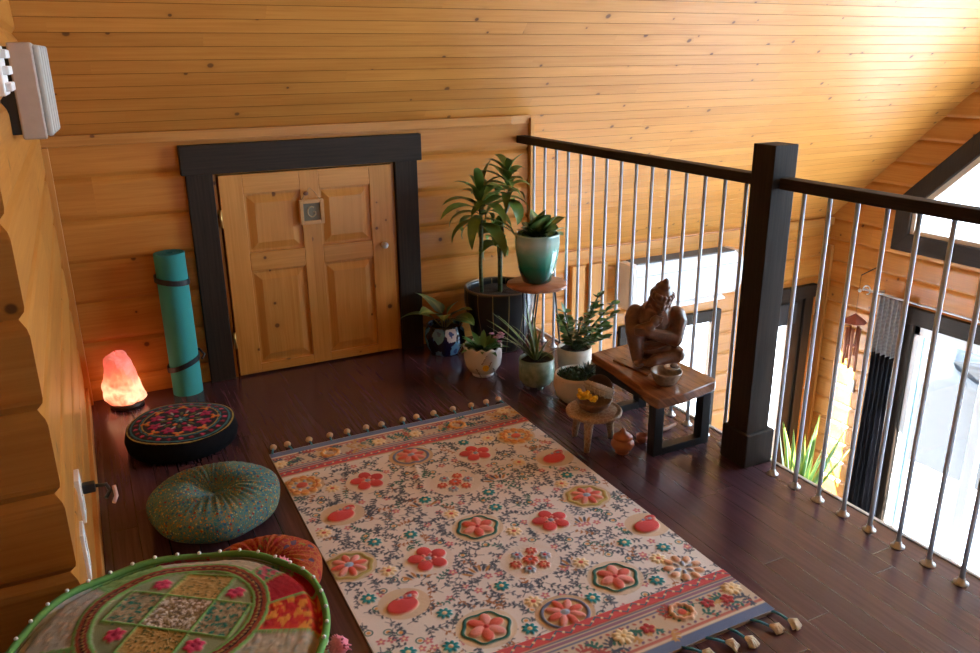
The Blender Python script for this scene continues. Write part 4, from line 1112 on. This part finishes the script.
# ------------------------------------------------------------------ bench, statue, bowls
bt = thing('bench', (1.905, 2.36, 0), 'small live-edge wooden bench on a black steel frame beside the balusters', 'bench')
q = [(-.168, -.250), (-.05, -.250), (.135, -.212), (.152, -.19), (.149, .05), (.150, .25), (.135, .295), (-.02, .285), (-.112, .27), (-.120, .10), (-.146, -.10), (-.172, -.20)]
t = NT('walnut_slab'); _, u, v = t.uv(); g = t.noise(t.vec(t.m('MULTIPLY', u, 2.0), t.m('MULTIPLY', v, 22.0)), 2.4, 5, .6, .8)
t.set(t.ramp(g, [(.3, (.115, .040, .016)), (.5, (.24, .088, .034)), (.72, (.36, .145, .058))]), .26, coat=.3); t.bump(g, .001); M['slab'] = t.mat
MB().prism(q, .232, .272, 0, 1).build('bench_top', M['slab'], bt, bevel=.006, seg=3)
for y, xa, xb in ((-.165, -.125, .145), (.225, -.105, .140)):
    f = MB(); w, d = .042, .021
    f.box((xa, y - d, 0), (xa + w, y + d, .232)).box((xb - w, y - d, 0), (xb, y + d, .232)).box((xa + w, y - d, 0), (xb - w, y + d, .03)).box((xa + w, y - d, .205), (xb - w, y + d, .232))
    f.build('leg_frame', M['black_metal'], bt, bevel=.002)
MB().box((-.118, -.165, .20), (-.085, .225, .228)).build('side_bar', M['black_metal'], bt)
TZ = .272
sb = thing('display_board', (1.925, 2.405, TZ), 'thin brown wooden board lying under the carved figure on the bench', 'board')
MB().box((-.095, -.085, .0), (.085, .115, .008), 0, 1).build('board', M['slab'], sb, bevel=.002); sb.rotation_euler.z = .12

stt = thing('figurine', (1.945, 2.415, TZ + .0150), 'carved dark wood seated figure resting its head over crossed arms, on the bench', 'statue', None, -.62)
t = NT('carved_dark_wood'); o = t.obj(); g = t.noise(o, 26, 4, .6, 1.2); sx = t.n('ShaderNodeSeparateXYZ'); t.put(sx.inputs[0], o)
wv = t.n('ShaderNodeTexWave', wave_type='BANDS', bands_direction='Z'); t.put(wv.inputs[0], o); wv.inputs['Scale'].default_value = 24; wv.inputs['Distortion'].default_value = 7; wv.inputs['Detail'].default_value = 2
t.set(t.ramp(g, [(.3, (.085, .034, .017)), (.7, (.200, .080, .040))]), .30, coat=.25, coat_rough=.3); t.bump(t.m('ADD', t.m('MULTIPLY', g, .4), t.m('MULTIPLY', wv.outputs['Fac'], .25)), .0025, .5); M['statue'] = t.mat
mb = MB()
def cap(p0, p1, r0, r1, k=7):
    p0, p1 = Vector(p0), Vector(p1); n = 8
    pts = [p0 + (p1 - p0) * i / n for i in range(n + 1)]
    d = (p1 - p0).normalized()
    pts = [p0 - d * r0 * .95, p0 - d * r0 * .7] + pts + [p1 + d * r1 * .7, p1 + d * r1 * .95]
    rs = [r0 * .3, r0 * .72] + [r0 + (r1 - r0) * i / n for i in range(n + 1)] + [r1 * .72, r1 * .3]
    mb.tube(pts, rs, 16)
E_ = mb.ell
E_((0, .012, .050), (.090, .076, .050)); E_((.0, .02, .090), (.080, .066, .060))
cap((-.03, .01, .055), (-.078, -.040, .112), .044, .038); cap((-.078, -.042, .108), (-.066, -.066, .022), .036, .024); E_((-.060, -.088, .014), (.022, .036, .014))
cap((.035, .0, .05), (.096, -.030, .042), .044, .038); cap((.096, -.035, .036), (.0, -.082, .026), .032, .024)
E_((-.010, -.085, .018), (.045, .024, .018)); E_((.03, .01, .07), (.075, .07, .06))
cap((0, .022, .09), (.0, .008, .185), .070, .078); E_((0, .010, .180), (.094, .064, .060)); E_((.002, .0, .222), (.062, .048, .034))
E_((-.082, .006, .195), (.040, .042, .046)); E_((.084, .006, .190), (.043, .044, .050))
cap((-.092, .0, .185), (-.090, -.045, .130), .035, .030); cap((-.090, -.046, .130), (-.020, -.082, .178), .029, .020)
cap((.096, .0, .180), (.086, -.046, .112), .038, .031); cap((.086, -.048, .112), (-.03, -.088, .148), .030, .021)
E_((-.004, -.080, .196), (.022, .016, .024)); E_((-.046, -.090, .152), (.026, .016, .017))
for i in range(4):
    cap((-.012 + .010 * i, -.088, .195), (-.004 + .010 * i, -.080, .222 - .003 * i), .0054, .0042)
    cap((-.050, -.100, .163 - .008 * i), (-.082, -.092, .166 - .008 * i), .0054, .0042)
cap((.004, .0, .215), (.012, -.012, .245), .038, .034)
for i in range(3): mb.tube([(.088 * math.cos(a), .012 + .078 * math.sin(a), .075 + .03 * i + .02 * math.cos(a)) for a in np.linspace(0, 2 * PI, 30, endpoint=False)], .006, 6, closed=True)
hr = Matrix.Rotation(.26, 3, 'Z') @ Matrix.Rotation(.20, 3, 'Y') @ Matrix.Rotation(.34, 3, 'X'); hc = Vector((.016, -.028, .272))
def H_(p): return hc + hr @ Vector(p)
E_(hc, (.041, .047, .053), rot=hr); E_(H_((0, -.014, -.030)), (.028, .028, .022), rot=hr)
E_(H_((0, .012, .018)), (.047, .047, .046), rot=hr)
mb.tube([H_((.046 * math.cos(a), .006 + .046 * math.sin(a), .020 + .004 * math.sin(a))) for a in np.linspace(0, 2 * PI, 28, endpoint=False)], .0065, 8, closed=True)
E_(H_((-.004, .010, .064)), (.027, .027, .022), rot=hr); E_(H_((-.004, .010, .086)), (.013, .013, .014), rot=hr); E_(H_((-.026, .012, .058)), (.014, .014, .018), rot=hr)
for i in range(9):
    a = PI + PI * i / 8; E_(H_((.045 * math.cos(a), .006 + .045 * math.sin(a), .034)), (.009, .008, .012), nu=8, nv=6)
cap(H_((0, -.047, .012)), H_((0, -.054, -.010)), .006, .009); E_(H_((0, -.046, -.026)), (.013, .007, .005)); E_(H_((0, -.043, -.034)), (.011, .007, .005))
for s_ in (-1, 1):
    mb.tube([H_((s_ * (.008 + .020 * k_ / 6), -.0445 + .010 * (k_ / 6) ** 2, .010 + .006 * math.sin(PI * k_ / 6))) for k_ in range(7)], .0035, 6)
    mb.tube([H_((s_ * (.010 + .016 * k_ / 6), -.0445 + .008 * (k_ / 6) ** 2, -.001 - .003 * math.sin(PI * k_ / 6))) for k_ in range(7)], .0045, 6)
    E_(H_((s_ * .043, .002, -.004)), (.008, .014, .024), rot=hr); cap(H_((s_ * .046, -.002, -.022)), H_((s_ * .048, -.004, -.042)), .007, .008)
mb.v = [(x * .95, y * .95, z * .955) for x, y, z in mb.v]
so = mb.build('figure_body', M['statue'], stt, smooth=True)
rm = so.modifiers.new('remesh', 'REMESH'); rm.mode = 'VOXEL'; rm.voxel_size = .0030; rm.use_smooth_shade = True
smo = so.modifiers.new('smooth', 'SMOOTH'); smo.iterations = 5; smo.factor = .5

sbw = thing('ceramic_bowl', (1.858, 2.222, TZ), 'small grey-brown ceramic bowl on the front edge of the bench', 'bowl')
t = NT('speckled_stoneware'); n = t.noise(t.obj(), 60, 4); t.set(t.ramp(n, [(.4, (.19, .125, .08)), (.62, (.30, .225, .16))]), .3, coat=.3); M['stone'] = t.mat
MB().lathe([(0, .0), (.034, 0), (.038, .004), (.049, .022), (.059, .046), (.060, .052), (.055, .052), (.046, .024), (.030, .010), (0, .008)], 40, cap0=False).build('bowl_body', M['stone'], sbw)
sp = thing('incense_holder', (1.884, 2.222, TZ + .0535), 'pale little dish resting across the rim of the ceramic bowl on the bench', 'dish')
MB().lathe([(0, 0), (.016, 0), (.029, .006), (.031, .010), (.026, .009), (.016, .004), (0, .003)], 24, cap0=False).build('dish', plain('pale_stone_dish', (.45, .36, .28), .35, var=.2, scale=60), sp)
MB().ell((.008, .0, .013), (.016, .011, .009)).build('cone', plain('brown_incense', (.14, .08, .05), .8), sp)
cs_ = thing('carved_stool', (1.648, 2.386, 0), 'low round carved wooden stand with splayed legs in front of the bench', 'stand')
t = NT('carved_light_wood'); o = t.obj(); vv = t.vor(o, 55, feature='DISTANCE_TO_EDGE'); f_ = t.m('LESS_THAN', vv.outputs['Distance'], .10)
c1 = t.mix(t.noise(o, 20, 3), (.23, .115, .055), (.40, .235, .13)); c1 = t.mix(t.m('MULTIPLY', f_, .5), c1, (.55, .42, .28)); t.set(c1, .55); t.bump(vv.outputs['Distance'], .003, .8); M['carved'] = t.mat
MB().lathe([(0, .128), (.104, .128), (.109, .132), (.110, .140), (.107, .145), (.097, .145), (.094, .142), (.088, .145), (0, .145)], 56, cap0=False).build('stand_top', M['carved'], cs_)
for a in (-2.42, .05, 1.95):
    x, y = math.cos(a), math.sin(a)
    MB().tube([(x * .068, y * .068, .130), (x * .078, y * .078, .08), (x * .090, y * .090, .0)], [.021, .017, .011], 10).build('leg', M['carved'], cs_)
wb = thing('wooden_bowl', (1.640, 2.378, .1455), 'shallow brown wooden bowl holding a herb bundle on the carved stand', 'bowl')
t = NT('turned_wood'); o = t.obj(); g = t.noise(o, 30, 4, .6, 1.0); t.set(t.ramp(g, [(.3, (.085, .034, .014)), (.7, (.22, .10, .042))]), .4); M['turned'] = t.mat
bowlp = [(0, 0), (.03, 0), (.036, .003), (.058, .020), (.070, .044), (.067, .046), (.052, .024), (.030, .011), (0, .009)]
MB().lathe(bowlp, 40, cap0=False).build('bowl_body', M['turned'], wb)
wb2 = thing('wooden_bowl', (1.722, 2.430, .1455), 'dark wooden dish leaning on its edge behind the herb bowl on the carved stand', 'bowl')
MB().lathe([(0, 0), (.028, 0), (.044, .006), (.054, .016), (.051, .019), (.040, .012), (0, .008)], 40, cap0=False).build('dish_body', plain('dark_turned_wood', (.055, .022, .010), .4, var=.3, scale=30), wb2)
wb2.rotation_euler = (1.12, 0, -.62); wb2.location = (1.714, 2.450, .1955)
sm = thing('herb_bundle', (1.662, 2.376, .2260), 'grey bound bundle of dried herbs lying across the wooden bowl', 'herb bundle')
mb = MB(); rr = random.Random(2)
for i in range(26):
    a, r = rr.uniform(0, 6.28), .0185 * math.sqrt(rr.random()); l = rr.uniform(.045, .062)
    mb.tube([(-l, r * math.cos(a), r * math.sin(a)), (0, r * 1.15 * math.cos(a), r * 1.15 * math.sin(a)), (l, r * 1.25 * math.cos(a), r * 1.25 * math.sin(a))], [.004, .0055, .003], 6)
mb.build('dried_leaves', plain('grey_sage', (.42, .36, .29), .95, var=.45, scale=90), sm)
MB().tube([(-.04 + .08 * i / 60, .0225 * math.cos(i * .42), .0225 * math.sin(i * .42)) for i in range(61)], .0009, 4).build('binding_thread', plain('cream_thread', (.6, .5, .4), .9), sm)
sm.rotation_euler = (0, .20, -.96)
yc = thing('yellow_bundle', (1.606, 2.374, .2120), 'bright yellow dried flower bundle in the wooden bowl', 'flower bundle')
mb = MB(); rr = random.Random(14)
for i in range(60): mb.ell((rr.uniform(-.038, .038), rr.uniform(-.016, .016), rr.uniform(-.012, .014)), (.008, .007, .007), 0, 7, 5)
mb.build('flower_heads', plain('yellow_flowers', rgb(226, 174, 20), .8, var=.3, scale=120), yc); yc.rotation_euler = (0, .12, -.96)
tj = thing('terracotta_jar', (1.700, 2.262, 0), 'small lidded terracotta jar on the floor in front of the bench', 'jar')
terra = plain('terracotta', (.42, .145, .075), .5, var=.12, scale=30)
MB().lathe([(0, 0), (.024, 0), (.027, .004), (.024, .010), (.036, .020), (.045, .036), (.044, .046), (.034, .058), (.030, .060)], 36, cap0=False).build('jar_body', terra, tj)
MB().lathe([(.030, .058), (.038, .062), (.037, .070), (.028, .078), (.014, .086), (.012, .094), (.005, .102), (0, .103)], 36, cap0=False).build('lid', terra, tj)
tc = thing('clay_cup', (1.822, 2.300, 0), 'tiny terracotta cup on the floor behind the front leg of the bench', 'cup')
MB().lathe([(0, 0), (.016, 0), (.022, .012), (.024, .030), (.021, .031), (.019, .014), (0, .006)], 24, cap0=False).build('cup_body', terra, tc)
stk = thing('wooden_stick', (1.94, 2.33, .011), 'reddish brown wooden stick lying on the floor beneath the bench', 'stick')
MB().tube([(-.10, -.015, 0), (-.04, -.004, .002), (.03, .004, 0), (.09, .018, .001)], [.008, .0105, .0095, .006], 10).build('stick_body', plain('reddish_stick', (.22, .075, .03), .6, var=.3, scale=40), stk)

# ------------------------------------------------------------------ things on the left log wall
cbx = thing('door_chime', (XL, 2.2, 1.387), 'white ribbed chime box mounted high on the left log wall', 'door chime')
MB().box((-.012, .015, -.098), (.020, .235, .098)).build('shadow_gap_filler', M['black'], cbx)  # black filler standing in for the shaded gap between housing and logs
MB().box((.020, 0, -.109), (.071, .25, .107)).build('housing', plain('taupe_housing', (.46, .38, .32), .5), cbx, bevel=.004)
for i in range(4): MB().box((.070, .02 + i * .060, -.104), (.086 + .004 * i, .058 + i * .060, .102)).build('rib', plain('grey_ivory_plastic', (.46, .43, .38), .45), cbx, bevel=.006)
wpl = thing('wall_hook_plate', (XL, 1.875, 1.436), 'white notched plastic bracket on the log wall at the far left edge', 'bracket')
MB().box((-.012, -.07, -.046), (.026, .07, .046)).build('plate', M['white_plastic'], wpl, bevel=.003)
for z in (-.03, 0, .03): MB().box((.024, -.06, z - .008), (.037, .06, z + .008)).build('notch', M['white_plastic'], wpl, bevel=.002)
def outlet(y, z, label):
    o = thing('outlet', (XL, y, z), label, 'outlet', 'white outlet plates')
    MB().box((-.012, -.036, -.060), (.008, .036, .060)).build('plate', M['white_plastic'], o, bevel=.002)
    for d in (-.02, .02): MB().box((.007, -.016, d - .014), (.010, .016, d + .014)).build('socket', M['cream_plastic'], o, bevel=.002)
    return o
outlet(2.075, .405, 'white outlet plate with a black plug low on the left log wall')
outlet(1.875, .365, 'white outlet plate without a plug low on the left log wall, nearer the green pouf')
pg = thing('plug', (XL + .010, 2.075, .425), 'black plug sticking out of the white outlet on the left wall', 'plug')
MB().box((0, -.012, -.012), (.03, .012, .012)).build('plug_body', M['black'], pg, bevel=.003)
MB().tube([(.03, 0, 0), (.055, 0, -.002), (.062, -.005, -.02), (.05, -.02, -.03)], .005, 8).build('cord', M['black'], pg)
MB().tube([(.072, -.004, -.008), (.074, -.02, -.03), (.066, -.035, -.04)], .005, 8).build('cord_tip', plain('pale_pink_plastic', (.62, .36, .30), .4), pg)

# ------------------------------------------------------------------ lower level
ac = thing('air_conditioner', (4.02, YE, -.18), 'white wall-mounted air conditioner on the pine wall beyond the railing', 'air conditioner')
prof = [(0, -.175), (-.14, -.175), (-.19, -.135), (-.205, -.06), (-.205, .10), (-.19, .15), (-.15, .175), (0, .175)]
MB().prism([(y, z) for y, z in prof], -.50, .50, 0, fn=lambda p: (p[2], p[0], p[1])).build('housing', M['white_plastic'], ac, bevel=.012, seg=3)
for s_ in (-1, 1): MB().prism([(y * 1.01, z * 1.01) for y, z in prof], .50 * s_, .535 * s_, 0, fn=lambda p: (p[2], p[0], p[1])).build('end_cap', M['cream_plastic'], ac, bevel=.012, seg=3)
MB().box((-.47, -.165, .172), (.47, -.02, .180)).build('top_grille', plain('grey_grille', (.10, .10, .10), .6), ac)
MB().box((-.49, -.2085, .085), (.49, -.204, .092)).build('panel_seam', plain('grey_seam', (.35, .35, .35), .6), ac)
MB().box((-.44, -.20, -.165), (.44, -.15, -.150), rot=Matrix.Rotation(.35, 3, 'X')).build('air_flap', M['white_plastic'], ac, bevel=.003)
rd = thing('curtain_rod', (XG - .085, 0, -.40), 'thin metal curtain rod with a curled finial above the sliding door', 'curtain rod')
MB().tube([(0, 4.34, 0), (0, 1.1, 0)], .009, 8).build('rod', M['chrome'], rd)
MB().tube([(0, 4.34 + .035 * math.cos(a) - .035, .0 + .035 * math.sin(a)) for a in np.linspace(-.4, 4.6, 16)], .006, 6).ell((0, 4.37, -.02), (.016, .016, .016)).build('finial', M['chrome'], rd)
MB().box((-.006, 4.20, -.012), (.085, 4.215, .012)).build('bracket', M['chrome'], rd)
cu = thing('curtain', (XG - .085, 4.06, -.40), 'curtain with a grey patterned top and black lower panel drawn aside at the sliding door', 'curtain')
def drape(z0, z1, w0, w1, amp, n=7, sh=0):
    P = []
    for i in range(61):
        s_ = i / 60; row = []
        for j in range(15):
            q = j / 14; z = z0 + (z1 - z0) * q; w = w0 + (w1 - w0) * q
            row.append((amp * math.cos(2 * PI * n * s_) * (.75 + .25 * q), -w / 2 + w * s_ + .012 * math.sin(2 * PI * n * s_ + 1) + sh * q, z))
        P.append(row)
    mb = MB().grid(P)
    return mb
t = NT('grey_damask'); o = t.obj(); wv = t.n('ShaderNodeTexWave', wave_type='RINGS'); t.put(wv.inputs[0], o); wv.inputs['Scale'].default_value = 9; wv.inputs['Distortion'].default_value = 9
t.set(t.mix(wv.outputs['Fac'], (.36, .33, .32), (.46, .43, .42)), .85); M['damask'] = t.mat
for nm, mt, a in (('upper_panel', M['damask'], (-.014, -.50, .25, .27, .030, 6)), ('lower_panel', plain('black_drape', (.018, .017, .026), .8, var=.3, scale=10), (-.50, -2.17, .25, .30, .034, 6, 0))):
    dd_ = drape(*a).build(nm, mt, cu); k_ = dd_.modifiers.new('thick', 'SOLIDIFY'); k_.thickness = .003
wc = thing('wind_chime', (5.55, 4.30, -.66), 'red-brown wind chime hanging in the corner in front of the gable logs', 'wind chime')
wood_r = plain('red_brown_wood', (.26, .06, .03), .5, var=.2, scale=30)
MB().lathe([(0, .075), (.02, .06), (.075, .02), (.098, .0), (.09, -.006), (0, .01)], 8, cap0=False, smooth=False).build('roof', wood_r, wc)
for i in range(5):
    a = 2 * PI * i / 5; x, y = .05 * math.cos(a), .05 * math.sin(a); l = .26 + .03 * i
    MB().tube([(x, y, -.05), (x, y, -.05 - l)], .012, 10).tube([(x, y, 0), (x, y, -.05)], .0015, 4).build('chime_tube', plain('copper_tube', (.30, .10, .05), .4, .5), wc)
MB().tube([(0, 0, .07), (0, 0, .40)], .0015, 4).tube([(0, 0, .40), (.17, 0, .44)], .004, 6).build('cord', M['black'], wc)
MB().tube([(0, 0, 0), (0, 0, -.2)], .0015, 4).lathe([(0, -.2), (.03, -.2), (.03, -.21), (0, -.21)], 16, cap0=False).build('striker', wood_r, wc)
ow = thing('wall_outlet', (XG, 4.385, -1.30), 'small beige cover plate on the sunlit gable logs', 'outlet')
MB().box((-.012, -.03, -.055), (.004, .03, .055)).box((-.016, -.012, -.03), (-.011, .012, .03)).build('plate', M['cream_plastic'], ow, bevel=.002)
sn = thing('snake_plant', (5.30, 4.44, ZL), 'yellow-edged snake plant in the bright corner of the lower level', 'potted plant')
pot(sn, [(.11, 0), (.13, .02), (.155, .24), (.158, .27), (.145, .27), (.14, .24)], plain('grey_planter', (.25, .24, .23), .6), 32)
soil(sn, .142, .245, 9)
rr = random.Random(17); L = []
for i in range(18):
    a = i * 2.4; r = .02 + .10 * math.sqrt(i / 18)
    L.append(((r * math.cos(a), r * math.sin(a), .24), a, 1.50 - .45 * i / 18 + rr.uniform(-.1, .1), rr.uniform(.48, .78), .078, rr.uniform(-.1, .25), .45, {'shape': .5, 'n': 9, 'twist': rr.uniform(-.8, .8)}))
foliage(sn, L, M['leaf_lime'])

# ------------------------------------------------------------------ camera, daylight
cam = bpy.data.cameras.new('camera'); co = bpy.data.objects.new('camera', cam); col.objects.link(co)
f_, pi_, ya_, ro_ = 802.739, .323, .465, -.010
cam.sensor_width = 36; cam.lens = 36 * f_ / 980; cam.clip_start = .05
cy_, sy_, cp_, sp_ = math.cos(ya_), math.sin(ya_), math.cos(pi_), math.sin(pi_)
fw = Vector((sy_ * cp_, cy_ * cp_, -sp_)); rt_ = Vector((cy_, -sy_, 0)); up_ = rt_.cross(fw)
c_, s_ = math.cos(ro_), math.sin(ro_)
r_, u_ = rt_ * c_ + up_ * s_, up_ * c_ - rt_ * s_
mw = Matrix((r_, u_, -fw)).transposed().to_4x4(); mw.translation = (0, 0, 1.45); co.matrix_world = mw
sc.camera = co

wd = bpy.data.worlds.new('sky'); sc.world = wd; wd.use_nodes = True
bg = wd.node_tree.nodes['Background']; bg.inputs[0].default_value = (.64, .81, 1.0, 1); bg.inputs[1].default_value = 10.0
def portal(name, loc, target, sx_, sy_):
    l = bpy.data.lights.new(name, 'AREA'); l.shape = 'RECTANGLE'; l.size = sx_; l.size_y = sy_; l.cycles.is_portal = True
    o = bpy.data.objects.new(name, l); col.objects.link(o); o.location = loc
    o.rotation_euler = (Vector(target) - Vector(loc)).to_track_quat('-Z', 'Z').to_euler(); return o
for y in (2.2,):
    portal('gable_daylight', (XG + .03, y, 1.95), (0, y, 1.95), 3.8, 3.8)
portal('door_daylight', (XG + .06, 2.55, -1.6), (0, 2.55, -1.6), 2.8, 2.1)
portal('eaves_daylight', (4.04, YE + .04, -1.2), (4.04, 0, -1.2), .9, 1.2); portal('eaves_daylight', (5.25, YE + .04, -1.6), (5.25, 0, -1.6), .5, 2.0)
portal('rear_fill_portal', (3.9, -YE - .04, -1.0), (3.9, 0, -1.0), 2.6, 1.4)  # portal at the unseen rear opening added for fill
sn_ = bpy.data.lights.new('sun', 'SUN'); sn_.energy = 45; sn_.angle = .01; sn_.color = (1, .96, .90)
so_ = bpy.data.objects.new('sun', sn_); col.objects.link(so_); so_.rotation_euler = Vector((.62, -.40, -.37)).to_track_quat('-Z', 'Y').to_euler()
sc.view_settings.view_transform = 'Standard'; sc.view_settings.look = 'None'; sc.view_settings.gamma = 1
sc.view_settings.use_curve_mapping = False; sc.view_settings.exposure = 1.12
sc.cycles.use_denoising = True
sc.cycles.max_bounces = 10; sc.cycles.diffuse_bounces = 6; sc.cycles.transparent_max_bounces = 12; sc.cycles.sample_clamp_indirect = 8
